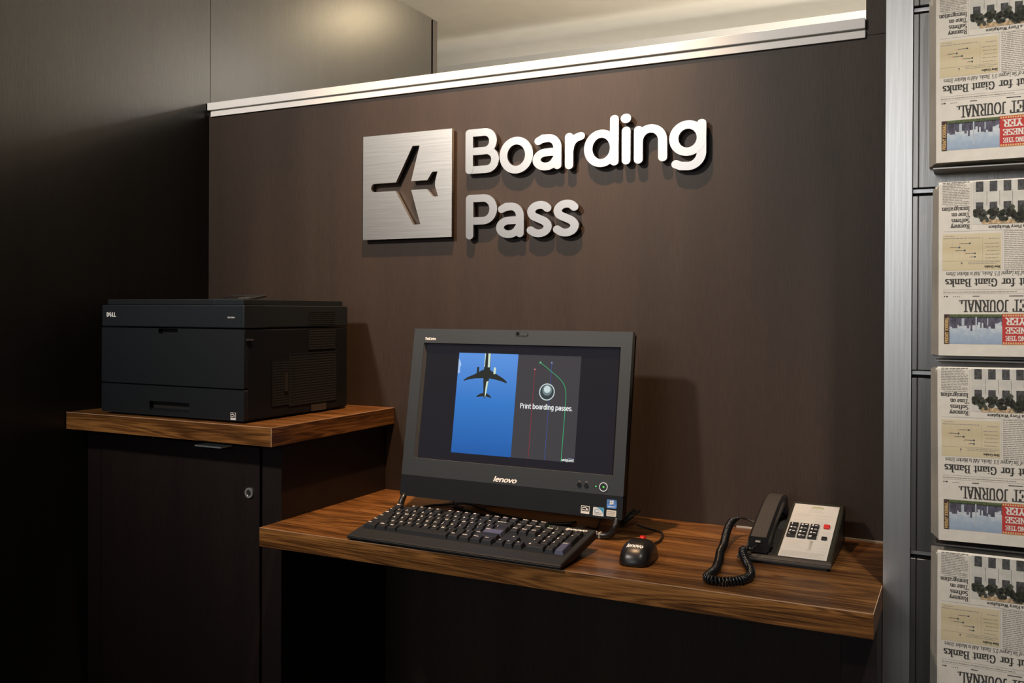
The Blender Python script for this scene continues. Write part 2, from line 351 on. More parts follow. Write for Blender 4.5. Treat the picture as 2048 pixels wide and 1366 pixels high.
GL = [
 ('capital letter B of the word Boarding', [line((-.9945, 1.4785), (-.9945, 1.5608)), ([(-.9945, 1.5608)] + arc(-.9555, 1.5402, .0205, .0206, 90, -90) + [(-.9945, 1.5196)], False), ([(-.9945, 1.5196)] + arc(-.9510, 1.4990, .0213, .0206, 90, -90) + [(-.9945, 1.4785)], False)]),
 ('letter o of the word Boarding', [(arc(-.8779, 1.5038, .0311, .0316, 0, 350, 35), True)]),
 ('letter a of the word Boarding', A_),
 ('letter r of the word Boarding', [line((-.7532, 1.4733), (-.7532, 1.5335)), ([tuple(q) for q in catmull([(-.7532, 1.5020), (-.7490, 1.5190), (-.7395, 1.5290), (-.7268, 1.5332)], 5)], False)]),
 ('letter d of the word Boarding', [(arc(-.6810, 1.5037, .0288, .0305, 0, 350, 35), True), line((-.6522, 1.4745), (-.6522, 1.5622))]),
 ('letter i of the word Boarding', [line((-.6264, 1.4750), (-.6264, 1.5358)), line((-.6278, 1.5612), (-.6266, 1.5612))]),
 ('letter n of the word Boarding', [line((-.6002, 1.4747), (-.6002, 1.5348)), ([(-.6002, 1.5090)] + arc(-.5747, 1.5112, .0255, .0250, 165, 0) + [(-.5490, 1.4760)], False)]),
 ('letter g of the word Boarding', [(arc(-.4980, 1.5104, .0281, .0270, 0, 350, 35), True), ([(-.4698, 1.5378), (-.4698, 1.4850)] + arc(-.4965, 1.4815, .0267, .0267, 0, -90)[1:] + [(-.5120, 1.4558), (-.5215, 1.4600)], False)]),
 ('capital letter P of the word Pass', [line((-.9930, 1.3325), (-.9930, 1.4150)), ([(-.9930, 1.4150)] + arc(-.9585, 1.3899, .0248, .0251, 90, -90) + [(-.9930, 1.3648)], False)]),
 ('letter a of the word Pass', shift(A_, -.0880, -.1420)),
 ('first letter s of the word Pass', S_),
 ('second letter s of the word Pass', shift(S_, .0622, -.0004)),
]
for lab, sts in GL:
    mes = []
    for i, (p, c) in enumerate(sts):
        pa, pb = (.0107, .0096) if (' i ' in lab and i == 1) else (.0095, .0083)
        mes.append(filled(stroke_loop(p, pa, pb, c), .0095 - .00025 * i))
    me = join_meshes(mes, 'sign_letter'); me.transform(Matrix.Translation((0, SY, 0)) @ FACE)
    o = link(me, 'sign_letter', LETTER); tag(o, 'brushed metal ' + lab, 'letter', 'raised letters of the wall sign')
    zs_ = [p for s in sts for p in s[0]]
    for cx, cz in (zs_[0], zs_[-1]): box('standoff', cx - .003, cx + .003, SY - .0005, -.0001, cz - .003, cz + .003, STEEL, o)

# sans lettering drawn with a round pen (for screens and logos)
SANS = {}
def gs(ch, wid, *st): SANS[ch] = (wid, [list(q) for q in st])
_x = .70
gs('P', .62, [(.12, 0), (.12, 1)], [(.12, 1), (.34, 1)] + arc(.34, .76, .20, .24, 90, -90, 10) + [(.12, .52)])
gs('r', .42, [(.11, 0), (.11, _x)], [(.11, .40)] + arc(.33, .46, .22, .24, 170, 95, 5))
gs('i', .26, [(.13, 0), (.13, _x)], [(.13, .92), (.13, .94)])
gs('n', .60, [(.11, 0), (.11, _x)], arc(.30, .48, .19, .22, 175, 0, 9) + [(.49, 0)])
gs('t', .40, [(.17, .95), (.17, .15)] + arc(.29, .15, .12, .15, 180, 290, 5), [(.02, _x), (.36, _x)])
gs('b', .64, [(.11, 0), (.11, 1.05)], arc(.33, .35, .21, .35, 0, 360, 18))
gs('d', .64, [(.53, 0), (.53, 1.05)], arc(.31, .35, .21, .35, 0, 360, 18))
gs('p', .64, [(.11, -.30), (.11, _x)], arc(.33, .35, .21, .35, 0, 360, 18))
gs('o', .62, arc(.31, .35, .22, .35, 0, 360, 18))
gs('a', .56, arc(.26, .52, .18, .18, 150, 0, 8) + [(.44, 0)], [(.44, .40)] + arc(.25, .20, .17, .20, 85, 285, 10) + [(.44, .14)])
gs('g', .62, arc(.30, .37, .20, .33, 0, 360, 18), [(.50, _x), (.50, -.06)] + arc(.29, -.08, .21, .22, 0, -130, 8))
gs('s', .48, arc(.24, .52, .16, .17, 30, 250, 9) + arc(.24, .17, .17, .17, 75, -150, 9))
gs('e', .58, [(.09, .38), (.49, .38)] + arc(.29, .35, .20, .35, 5, 310, 16))
gs('.', .24, [(.11, .02), (.12, .02)]); gs(' ', .30)
gs('l', .26, [(.13, 0), (.13, 1.05)]); gs('v', .54, [(.05, _x), (.27, 0)], [(.27, 0), (.49, _x)])
gs('u', .60, [(.11, _x), (.11, .22)] + arc(.30, .22, .19, .22, 180, 355, 9), [(.49, _x), (.49, 0)])
gs('T', .58, [(.29, 0), (.29, 1)], [(.02, 1), (.56, 1)]); gs('h', .60, [(.11, 0), (.11, 1.05)], arc(.30, .48, .19, .22, 175, 0, 9) + [(.49, 0)])
gs('k', .54, [(.11, 0), (.11, 1.05)], [(.11, .28), (.46, _x)], [(.24, .40), (.48, 0)]); gs('C', .66, arc(.38, .5, .28, .5, 50, 310, 16))
gs('D', .72, [(.12, 0), (.12, 1)], [(.12, 1), (.30, 1)] + arc(.30, .5, .30, .5, 90, -90, 12) + [(.12, 0)])
gs('E', .60, [(.12, 0), (.12, 1)], [(.12, 0), (.52, 0)], [(.12, 1), (.52, 1)], [(.12, .5), (.46, .5)]); gs('L', .54, [(.12, 0), (.12, 1)], [(.12, 0), (.50, 0)]); gs('m', .90, [(.11, 0), (.11, _x)], arc(.28, .50, .17, .20, 175, 0, 8) + [(.45, 0)], arc(.62, .50, .17, .20, 175, 0, 8) + [(.79, 0)])
def hull(P):
    P = sorted(set((round(x, 7), round(y, 7)) for x, y in P))
    def half(P):
        o = []
        for p in P:
            while len(o) > 1 and (o[-1][0] - o[-2][0]) * (p[1] - o[-2][1]) - (o[-1][1] - o[-2][1]) * (p[0] - o[-2][0]) <= 0: o.pop()
            o.append(p)
        return o
    a, b = half(P), half(P[::-1]); return a[:-1] + b[:-1]
OCT = [(math.cos(PI * k / 4 + PI / 8), math.sin(PI * k / 4 + PI / 8)) for k in range(8)]
def sans_text(name, body, x0, x1, y0, cap, mat, M, parent, pen=.065, shear=0.0):
    m = MB(); tot = sum(SANS[c][0] for c in body); sx = (x1 - x0) / tot; x = 0
    for c in body:
        wd, sts = SANS[c]
        for st in sts:
            for (ax, ay), (bx, by) in zip(st[:-1], st[1:]):
                m.poly([(x0 + (x + px + shear * py) * sx, y0 + py * cap, 4e-6 * len(m.f)) for px, py in hull([(qx + dx * pen, qy + dy * pen) for qx, qy in ((ax, ay), (bx, by)) for dx, dy in OCT])])
        x += wd
    return m.build(name, mat, parent, M)
# ------------------------------------------------------------------ cabinet, printer shelf, desk
cb = empty('cabinet', (-1.5, -.19, 0), label='dark low cabinet with a locked door under the printer shelf', cat='cabinet')
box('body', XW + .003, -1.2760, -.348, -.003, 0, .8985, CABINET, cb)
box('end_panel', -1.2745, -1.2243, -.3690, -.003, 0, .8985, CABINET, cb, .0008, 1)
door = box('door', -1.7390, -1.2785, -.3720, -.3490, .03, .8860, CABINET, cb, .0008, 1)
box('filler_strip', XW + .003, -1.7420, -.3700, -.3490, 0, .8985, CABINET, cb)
Mlk = Matrix.Translation((-1.3046, -.372, .7925)) @ FACE
disc('lock_ring', (0, 0), .0105, .003, CHROME, door, Mlk, 28, .0066)
disc('lock_barrel', (0, 0), .0066, .0022, STEEL, door, Mlk, 24)
flat('key_slot', [[(-.0008, -.0035), (.0008, -.0035), (.0008, .0035), (-.0008, .0035)]], DARKGAP, door, Mlk @ Matrix.Translation((0, 0, .0022)), .0002)
box('pull_tab', -1.4230, -1.3510, -.4050, -.3722, .8835, .8866, WHITE, door, .0006, 1)

sh = empty('printer_shelf', (-1.5, -.2, .8997), label='thick walnut shelf on the cabinet carrying the printer', cat='shelf')
SX0, SX1, SYF = XW + .002, -1.2015, -.4253
box('board', SX0, SX1 - .0015, SYF + .0015, -.002, .8997, ZS, WALX, sh)
box('front_edge_band', SX0, SX1, SYF, SYF + .0013, .8997, ZS - .0012, WALE, sh)
box('side_edge_band', SX1 - .0013, SX1, SYF + .0014, -.002, .8997, ZS - .0012, WALY, sh)
box('edge_seam_glint', SX0, SX1, SYF, SYF + .0013, ZS - .0011, ZS + .0001, SEAM_GLINT, sh)
box('edge_seam_glint', SX1 - .0013, SX1, SYF + .0014, -.002, ZS - .0011, ZS + .0001, SEAM_GLINT, sh)
box('edge_seam_glint', SX1 - .0009, SX1 + .0002, SYF - .0002, SYF + .0010, .8997, ZS - .0012, SEAM_GLINT, sh)

dk = empty('desk', (-.67, -.22, 0), label='long walnut desktop fixed along the sign partition', cat='desk')
DX0, DX1, DYF, DT = -1.2235, -.1130, -.4332, .0359
box('desktop', DX0, DX1 - .0015, DYF + .0015, -.002, ZD - DT, ZD, WALX, dk)
box('front_edge_band', DX0, DX1, DYF, DYF + .0013, ZD - DT, ZD - .0012, WALE, dk)
box('side_edge_band', DX1 - .0013, DX1, DYF + .0014, -.002, ZD - DT, ZD - .0012, WALY, dk)
box('edge_seam_glint', DX0, DX1, DYF, DYF + .0013, ZD - .0011, ZD, SEAM_GLINT, dk)
box('edge_seam_glint', DX1 - .0010, DX1, DYF + .0014, -.285, ZD - .0011, ZD, SEAM_GLINT, dk)
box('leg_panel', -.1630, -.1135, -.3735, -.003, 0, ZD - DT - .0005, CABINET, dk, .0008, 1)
struct(box('trim_4', -.40, -.1135, -.0045, -.001, ZD, ZD + .0028, GREY))
gm = disc('cable_grommet', (-1.195, .58), .011, .004, BLK, None, Matrix.Translation((0, 0, 0)) @ FACE, 24, .006)
tag(gm, 'small black cable grommet in the partition under the desk', 'grommet')

# ------------------------------------------------------------------ printer
PX0, PX1, PYF, PYB = -1.6990, -1.2905, -.4040, -.0630
pr = empty('laser_printer', ((PX0 + PX1) / 2, -.235, ZS), label='black desktop laser printer on the walnut shelf', cat='printer')
for x in (PX0 + .03, PX1 - .03):
    for y in (PYF + .04, PYB - .04): box('foot', x - .012, x + .012, y - .012, y + .012, ZS, ZS + .0045, RUB, pr)
box('body', PX0 + .001, PX1 - .001, PYF + .013, PYB, ZS + .004, 1.1260, PDRK, pr, .003)
def front_plate(name, z0, z1, hole, mat, d=.0125):
    loops = [rrect(PX0, PX1, z0, z1, .0025, 3)] + ([hole] if hole else [])
    me = filled(loops, d); me.transform(Matrix.Translation((0, PYF + d, 0)) @ FACE); return link(me, name, mat, pr)
rc = lambda x0, x1, z0, z1: [(x0, z0), (x1, z0), (x1, z1), (x0, z1)]
tray = front_plate('paper_tray', ZS + .0045, 1.0035, rc(-1.5530, -1.4390, .9505, .9710), PBLK)
box('handle_scoop', -1.5525, -1.4395, PYF + .0105, PYF + .0127, .9507, .9708, DARKGAP, tray)
pydata('handle_slope', [(-1.5530, PYF + .0005, .9506), (-1.4390, PYF + .0005, .9506), (-1.4390, PYF + .0100, .9560), (-1.5530, PYF + .0100, .9560)], [(0, 1, 2, 3)], PDRK, tray)
fd = front_plate('front_door', 1.0065, 1.1255, rc(-1.5272, -1.4721, 1.1145, 1.1248), PBLK)
box('latch_recess', -1.5268, -1.4725, PYF + .0105, PYF + .0127, 1.1147, 1.1246, DARKGAP, fd)
box('bezel', PX0, PX1, PYF, PYB, 1.1280, 1.1745, PBLK2, pr, .002)
box('top_cover', PX0 + .013, -1.3735, PYF + .004, PYB - .014, 1.1745, 1.1868, PBLK, pr, .0015)
box('top_cover', -1.3725, PX1 - .0045, PYF + .002, PYB - .014, 1.1745, 1.1862, PBLK2, pr, .0012)
Mop = Matrix.Translation((-1.380, -.335, 1.1862)) @ Matrix.Rotation(R(9), 4, 'X')
op = box('control_panel', -.047, .047, -.03, .045, -.001, .004, PBLK2, pr, .0008, 1, Mop)
box('display', -.040, .010, -.010, .025, .004, .0046, GLOSS, op, 0, 1, Mop)
for i in range(4): box('button', .018 + .007 * i, .0235 + .007 * i, -.008, -.002, .004, .0056, STEEL, op, 0, 1, Mop)
Ms = Matrix(((0, 0, 1, PX1), (1, 0, 0, 0), (0, 1, 0, 0), (0, 0, 0, 1)))   # local x->Y, y->Z, z->+X
def vent(y0, y1, z0, z1, px, pz):
    plate = box('vent', PX1 - .0012, PX1 + .0002, y0, y1, z0, z1, DARKGAP, pr)
    m = MB(); n = max(2, round((y1 - y0) / px)); k = max(2, round((z1 - z0) / pz))
    for i in range(n + 1):
        y = y0 + (y1 - y0) * i / n; m.box(PX1 + .0002, PX1 + .0007, y - .0006, y + .0006, z0, z1)
    for i in range(k + 1):
        z = z0 + (z1 - z0) * i / k; m.box(PX1 + .0002, PX1 + .0007, y0, y1, z - .0006, z + .0006)
    tag(m.build('grille', PBLK2, plate), kind='stuff')
vent(-.2040, -.1110, 1.1340, 1.1610, .0066, .0046)
vent(-.2040, -.1110, 1.0790, 1.1240, .0066, .0056)
vent(-.2660, -.1070, .9610, 1.0690, .0066, .0056)
vent(-.3210, -.2700, .9650, 1.0590, .0066, .0056)
box('vent_cover_frame', PX1 - .0005, PX1 + .0010, -.2690, -.1045, 1.0692, 1.0712, PBLK2, pr)
box('vent_cover_frame', PX1 - .0005, PX1 + .0010, -.2690, -.2668, .9600, 1.0692, PBLK2, pr)
hs = box('side_grip', PX1 - .0008, PX1 + .0012, -.2835, -.2735, .9940, 1.0310, DARKGAP, pr)
box('grip_lip', PX1, PX1 + .0030, -.2840, -.2730, .9925, .9945, PBLK2, hs)
lt = box('door_hinge_plate', PX1 - .0005, PX1 + .0012, -.4005, -.3815, 1.1060, 1.1245, PDRK, pr)
box('hinge_lip', PX1, PX1 + .0040, -.3990, -.3815, 1.1035, 1.1058, STEEL, lt)
box('rating_plate', PX1 - .0005, PX1 + .0008, -.1945, -.1430, .9420, .9565, BLKS, pr)
box('bezel_corner', PX1 - .0005, PX1 + .0006, PYF + .003, -.3430, 1.1290, 1.1735, PBLK2, pr)
Mf = Matrix.Translation((0, PYF - .0005, 0)) @ FACE
sans_text('maker_logo', 'D', -1.6832, -1.6755, 1.1498, .0078, INK, Mf, pr, .12)
sans_text('maker_logo', 'E', -1.6744, -1.6682, 1.1498, .0078, INK, Mf @ Matrix.Translation((-1.6713, 1.1539, 0)) @ Matrix.Rotation(R(32), 4, 'Z') @ Matrix.Translation((1.6713, -1.1539, 0)), pr, .12)
sans_text('maker_logo', 'LL', -1.6668, -1.6545, 1.1498, .0078, INK, Mf, pr, .12)
fit_text('model_name', 'Dell 2350dn', -1.3335, -1.3145, 1.1480, .0032, INK, Mf, pr, bold=.006)
def energy_star(x0, x1, z0, z1, M, parent):
    s = flat('energy_sticker', [rc(x0, x1, z0, z1)], INK, parent, M, .0002)
    M2 = M @ Matrix.Translation((0, 0, .0002)); W_, H_ = x1 - x0, z1 - z0
    flat('print', [rc(x0 + .06 * W_, x1 - .06 * W_, z0 + .30 * H_, z1 - .06 * H_)], BLK, s, M2, .0001)
    M3 = M2 @ Matrix.Translation((0, 0, .0001))
    flat('print', stroke_loop(arc(x0 + .42 * W_, z0 + .50 * H_, .30 * W_, .30 * H_, 150, 15, 10), .045 * W_, .04 * H_), INK, s, M3, .0001)
    flat('print', stroke_loop([(x0 + .12 * W_, z0 + .42 * H_), (x0 + .35 * W_, z0 + .5 * H_), (x0 + .55 * W_, z0 + .45 * H_)], .04 * W_, .035 * H_), INK, s, M3, .0001)
    c = (x0 + .72 * W_, z0 + .55 * H_); rr = .16 * W_
    flat('print', [[(c[0] + (rr if k % 2 == 0 else rr * .42) * math.sin(PI * k / 5), c[1] + (rr if k % 2 == 0 else rr * .42) * math.cos(PI * k / 5)) for k in range(10)]], INK, s, M3, .0001)
    fit_text('print', 'ENERGY STAR', x0 + .08 * W_, x1 - .08 * W_, z0 + .09 * H_, .14 * H_, BLK, M2, s)
energy_star(-1.3253, -1.3115, .9435, .9582, Mf, pr)

# ------------------------------------------------------------------ all-in-one computer
ya, ti = -.0141, .1593
ex = Vector((math.cos(ya), math.sin(ya), 0)); nb = Vector((-math.sin(ya), math.cos(ya), 0))
ez = Vector((0, 0, 1)) * math.cos(ti) + nb * math.sin(ti); en = ex.cross(ez)   # en points to the viewer
MO = Matrix(((ex.x, ez.x, en.x, -.8083), (ex.y, ez.y, en.y, -.2056), (ex.z, ez.z, en.z, .7811), (0, 0, 0, 1)))  # x right, y up, z to viewer
mo = empty('all_in_one_computer', (-.8083, -.19, ZD), label='black all-in-one computer with a lit screen on the desk', cat='computer')
def mflat(name, loops, mat, z0, d, parent=mo): return flat(name, loops, mat, parent, MO @ Matrix.Translation((0, 0, z0)), d)
mflat('bezel', [rc(-.2450, .2450, .0430, .3500), rc(-.2190, .2225, .0790, .3200)], MONG, -.014, .014)
chin = mflat('chin', [rrect(-.2450, .2450, .0, .0427, .004, 4)], MONB, -.014, .014)
mflat('housing', [rrect(-.2425, .2425, .003, .3480, .003, 3)], MONB, -.028, .0138)
mflat('rear_housing', [rrect(-.20, .20, .03, .32, .02, 4)], MONB, -.056, .028)
# sloped inner bezel edge
def quad(name, pts, mat, parent=mo): return pydata(name, [MO @ Vector(p) for p in pts], [(0, 1, 2, 3)], mat, parent)
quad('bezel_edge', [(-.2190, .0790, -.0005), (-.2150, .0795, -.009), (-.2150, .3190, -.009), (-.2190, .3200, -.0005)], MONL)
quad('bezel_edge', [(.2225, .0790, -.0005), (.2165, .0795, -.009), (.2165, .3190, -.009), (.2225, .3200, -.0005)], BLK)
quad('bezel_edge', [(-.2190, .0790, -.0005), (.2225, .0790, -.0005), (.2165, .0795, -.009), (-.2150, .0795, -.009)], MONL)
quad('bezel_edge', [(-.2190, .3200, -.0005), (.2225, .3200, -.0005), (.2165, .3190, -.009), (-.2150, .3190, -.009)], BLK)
SB = emit('screen_dark', lin((30, 29, 36)), 1.0)
scr = mflat('screen', [rc(-.2160, .2170, .0790, .3195)], SB, -.0135, .004)
def sky_mat():
    m, nt, b = new_mat('screen_sky'); b.inputs['Base Color'].default_value = (.003, .003, .003, 1); b.inputs['Roughness'].default_value = .6; b.inputs['Specular IOR Level'].default_value = .06
    tc = N(nt, 'ShaderNodeTexCoord'); sp = N(nt, 'ShaderNodeSeparateXYZ'); rp = N(nt, 'ShaderNodeValToRGB')
    e = rp.color_ramp.elements; e[0].position = 0; e[1].position = 1
    e[0].color = (*lin((34, 92, 166)), 1); e[1].color = (*lin((92, 146, 222)), 1); q = e.new(.5); q.color = (*lin((52, 118, 196)), 1)
    mr = N(nt, 'ShaderNodeMapRange'); mr.inputs['From Min'].default_value = .876; mr.inputs['From Max'].default_value = 1.079
    nt.links.new(tc.outputs['Object'], sp.inputs[0]); nt.links.new(sp.outputs['Z'], mr.inputs['Value']); nt.links.new(mr.outputs[0], rp.inputs[0]); nt.links.new(rp.outputs[0], b.inputs['Emission Color']); b.inputs['Emission Strength'].default_value = 1.0
    return m
E_GREY = emit('screen_grey', lin((64, 62, 66))); E_W = emit('screen_white', lin((240, 244, 244))); E_PD = emit('screen_plane_dark', lin((40, 44, 42)))
E_PL = emit('screen_plane_light', lin((205, 225, 205))); E_R = emit('screen_red', lin((150, 40, 55))); E_G = emit('screen_green', lin((52, 170, 110))); E_B = emit('screen_blue', lin((60, 84, 160)))
E_CL = emit('screen_cloud', lin((165, 195, 235))); E_RG = emit('screen_ring', lin((200, 215, 215))); E_BALL = emit('screen_ball', lin((110, 128, 132))); E_BD = emit('screen_ball_dark', lin((52, 62, 66)))
Z1 = -.0095
win = mflat('print_window', [rc(.0022, .1390, .0966, .3013)], E_GREY, Z1, .0002, scr)
pic = mflat('sky_picture', [rc(-.1357, .0020, .0966, .3020)], sky_mat(), Z1, .0002, scr)
Z2 = Z1 + .0002
mflat('cloud', [[(-.1355, .290), (-.131, .284), (-.1285, .277), (-.1315, .270), (-.1300, .262), (-.1345, .258), (-.1355, .262)]], E_CL, Z2, .0001, scr)
mflat('jet_wings', [[(-.0735, .2690), (-.0800, .2665), (-.0950, .2585), (-.1120, .2515), (-.1205, .2455), (-.1190, .2440), (-.1090, .2470), (-.0930, .2500), (-.0735, .2510), (-.0600, .2510), (-.0460, .2490), (-.0310, .2460), (-.0200, .2425), (-.0195, .2455), (-.0280, .2520), (-.0420, .2590), (-.0560, .2660), (-.0610, .2690)]], E_PD, Z2, .0001, scr)
mflat('jet_tail', [[(-.0720, .2210), (-.0790, .2190), (-.0865, .2140), (-.0862, .2120), (-.0720, .2140), (-.0640, .2140), (-.0525, .2115), (-.0530, .2140), (-.0600, .2190), (-.0650, .2210)]], E_PD, Z2, .0001, scr)
for ex0 in (-.0905, -.0515): mflat('jet_engine', [rrect(ex0, ex0 + .0050, .2600, .2740, .002, 3)], E_PD if ex0 < -.06 else E_PL, Z2 + .0001, .0001, scr)
mflat('jet_body', [[(-.0735, .3020), (-.0605, .3020), (-.0598, .2600), (-.0610, .2450), (-.0655, .2140), (-.0684, .2092), (-.0705, .2140), (-.0735, .2450), (-.0742, .2600)]], E_PD, Z2 + .0001, .0001, scr)
mflat('jet_body_glint', [[(-.0665, .3020), (-.0612, .3020), (-.0610, .2740), (-.0655, .2735)]], E_PL, Z2 + .0002, .0001, scr)
mflat('jet_body_glint', [[(-.0740, .3020), (-.0722, .3020), (-.0728, .2740), (-.0742, .2740)]], E_PL, Z2 + .0002, .0001, scr)
mflat('jet_body_glint', [[(-.0660, .2440), (-.0615, .2460), (-.0650, .2180), (-.0675, .2110), (-.0672, .2300)]], E_PL, Z2 + .0002, .0001, scr)
def sline(name, pts, mat, w_=.0004): mflat(name, stroke_loop(pts, w_, w_), mat, Z2, .0001, scr)
sline('route_line', [(.0410, .2715), (.0406, .0970)], E_R); sline('route_line', [(.0770, .2850), (.0760, .0970)], E_B)
sline('route_line', [(.0535, .2860), (.0680, .2765)] + [tuple(q) for q in catmull([(.0800, .2680), (.0930, .2590), (.1035, .2490), (.1095, .2380), (.1120, .2230), (.1122, .2000)], 5)] + [(.1112, .0970)], E_G, .0006)
for c, m_ in (((.0410, .2731), E_R), ((.0522, .2868), E_G), ((.0770, .2869), E_B)):
    disc('route_dot', c, .0024, .0001, m_, scr, MO @ Matrix.Translation((0, 0, Z2 + .0001)), 14, .0016)
    disc('route_dot', c, .0008, .0001, E_W, scr, MO @ Matrix.Translation((0, 0, Z2 + .0001)), 10)
Mr = MO @ Matrix.Translation((0, 0, Z2 + .0001))
disc('button_emblem', (.0709, .2292), .0150, .0001, E_BD, scr, Mr, 28); disc('button_emblem', (.0709, .2292), .0168, .0001, E_RG, scr, Mr, 32, .0146)
disc('button_emblem', (.0712, .2325), .0105, .0001, E_BALL, scr, Mr @ Matrix.Translation((0, 0, .0001)), 24); disc('button_emblem', (.0712, .2345), .0072, .0001, E_RG, scr, Mr @ Matrix.Translation((0, 0, .0002)), 20)
sans_text('screen_caption', 'Print boarding passes.', .0142, .1285, .1950, .0092, E_W, Mr, scr, .075)
sans_text('screen_logo', 'uniguest', .1120, .1378, .0985, .0046, E_W, Mr, scr, .08)
sline('screen_logo', [(.124, .1040), (.1370, .1032)], E_CL, .0002)
# lettering and controls on the case
MF = MO @ Matrix.Translation((0, 0, .0005))
sans_text('maker_logo', 'lenovo', -.0283, .0230, .0478, .0090, INK, MF, mo, .095, .22)
sans_text('series_logo', 'ThinkCentre', -.2162, -.1895, .3262, .0050, INK, MF, mo, .09)
wc = mflat('webcam_shutter', [rrect(-.0042, .0255, .3372, .3472, .0048, 6)], BLK, 0, .0006)
mflat('shutter_slider', [rrect(.0068, .0240, .3388, .3456, .0033, 6)], MONG, .0006, .0008, wc); disc('webcam_lens', (.0020, .3422), .0034, .0004, GLOSS, wc, MO @ Matrix.Translation((0, 0, .0006)), 18)
for x in (.1562, .1706): disc('menu_button', (x, .0566), .0044, .0012, GLOSS, mo, MO, 20); mflat('button_mark', [rc(x - .0022, x + .0022, .0632, .0640)], GREY, .0001, .0001)
disc('power_led', (.1898, .0570), .0011, .0004, emit('led_green', (.05, .9, .12), 2.5), mo, MO, 12)
pw = disc('power_button', (.2053, .0572), .0072, .0010, GLOSS, mo, MO, 26); disc('button_ring', (.2053, .0572), .0084, .0014, CHROME, pw, MO, 30, .0071)
disc('button_light', (.2053, .0572), .0019, .0002, emit('button_green', (.1, .6, .08), 1.2), pw, MO @ Matrix.Translation((0, 0, .0010)), 12)
energy_star(.1628, .1798, .0050, .0192, MO, mo)
s1 = mflat('sticker', [rrect(.1872, .2088, .0037, .0190, .0012, 3)], plain('sticker_white', (.68, .72, .74), .35), 0, .0002)
mflat('print', [[(.1960, .0188), (.2086, .0188), (.2086, .0060)] + arc(.1900, .0020, .0186, .0168, 12, 75, 8)], plain('sticker_cyan', (.04, .30, .55), .35), .0002, .0001, s1)
mflat('print', stroke_loop(arc(.1950, .0125, .0048, .0030, 30, 330, 14), .0004, .0004), plain('sticker_blue', (.05, .22, .55), .4), .0003, .0001, s1)
for k in range(2): mflat('print', [rc(.1895, .2050 - .002 * k, .0080 - .0022 * k, .0090 - .0022 * k)], GREY, .0002, .0001, s1)
s2 = mflat('sticker', [rrect(.2136, .2330, .0197, .0358, .0022, 4)], plain('sticker_sky', (.07, .20, .55), .3, noise=.5, nscale=160), 0, .0002)
for k, (a, b2) in enumerate(((0, 0), (1, 0), (0, 1), (1, 1))):
    mflat('print', [[(.2195 + .0040 * a, .0265 + .0038 * b2 + .0005 * a), (.2230 + .0040 * a, .0268 + .0038 * b2 + .0005 * a), (.2230 + .0040 * a, .0300 + .0038 * b2 + .0005 * a), (.2195 + .0040 * a, .0297 + .0038 * b2 + .0005 * a)]], plain('flag%d' % k, [(.75, .72, .60), (.62, .70, .66), (.80, .72, .62), (.60, .72, .80)][k], .4), .0002, .0001, s2)
mflat('print', [rc(.2170, .2300, .0222, .0232)], INK, .0002, .0001, s2)
s3 = mflat('sticker', [rrect(.2140, .2332, .0050, .0165, .0015, 3)], plain('sticker_grey', (.62, .61, .57), .4), 0, .0002)
for k in range(3): mflat('print', [rc(.2160, .2312 - .001 * k, .0130 - .0028 * k, .0140 - .0028 * k)], GREY, .0002, .0001, s3)
# bent tube stand
fx0, fx1 = -1.0470, -.5730; rt_ = .0062; yb = -.2240
pl = MO @ Vector((-.2365, .006, -.007)); prr = MO @ Vector((.2325, .006, -.007)); zt = ZD + rt_
yb = -.2110
path = [pl, (pl.x, -.2035, .775), (pl.x, yb + .001, .766)] + [(pl.x + .012 * (1 - math.cos(R(a))), yb, ZD + rt_ + .012 * (1 - math.sin(R(a)))) for a in (0, 22, 45, 67, 90)]
p2 = [prr, (prr.x, -.2050, .777), (prr.x, yb, .770)] + [(prr.x - .022 * (1 - math.cos(R(a))), yb, ZD + rt_ + .022 * (1 - math.sin(R(a)))) for a in (0, 15, 30, 45, 60, 75, 90)]
tube('stand_tube', path + p2[::-1], rt_, BLK, mo, 12)
sl = box('tube_label', prr.x - .066, prr.x - .034, yb - .0064, yb + .0064, ZD + .0001, ZD + .0126, plain('pale_sleeve', (.42, .40, .37), .5), mo, .003)
box('tube_label', prr.x - .0325, prr.x - .026, yb - .0064, yb + .0064, ZD + .0001, ZD + .0126, plain('pale_sleeve2', (.34, .32, .28), .5), mo, .003)
for sx in (-.15, .15): tube('rear_strut', [MO @ Vector((sx, .20, -.056)), Vector((-.8083 + sx, -.045, ZD + .007))], .006, BLK, mo)
tube('rear_foot', [(-.9583, -.045, ZD + .006), (-.6583, -.045, ZD + .006)], .006, BLK, mo)

# ------------------------------------------------------------------ keyboard
KT = R(9); kb = empty('keyboard', (-.8005, -.4395, ZD + .009), (KT, 0, R(-1.15)), 'full-size black computer keyboard with white legends and two blue-grey enter keys', 'keyboard')
KW, KD = .2150, .1570
MK = kb.matrix_basis.copy()
MK = Matrix.LocRotScale(Vector(kb.location), kb.rotation_euler, None); kb.matrix_basis = MK
def kprism(name, prof, x0, x1, mat, bev=.001):
    n = len(prof); vs = [(x, y, z) for x in (x0, x1) for y, z in prof]
    fs = [tuple(range(n))[::-1], tuple(range(n, 2 * n))] + [(i, (i + 1) % n, n + (i + 1) % n, n + i) for i in range(n)]
    me = bpy.data.meshes.new(name); me.from_pydata(vs, [], fs); bm = bmesh.new(); bm.from_mesh(me)
    bmesh.ops.recalc_face_normals(bm, faces=bm.faces)
    if bev: bmesh.ops.bevel(bm, geom=list(bm.edges), offset=bev, segments=2, affect='EDGES')
    bm.transform(MK); bm.to_mesh(me); bm.free(); return link(me, name, mat, kb)
kprism('case', [(0, -.0062), (0, -.0015), (.003, 0), (.034, .0010), (KD, .0010), (KD, -.0150), (.06, -.0140)], -KW, KW, KEYB, .0012)
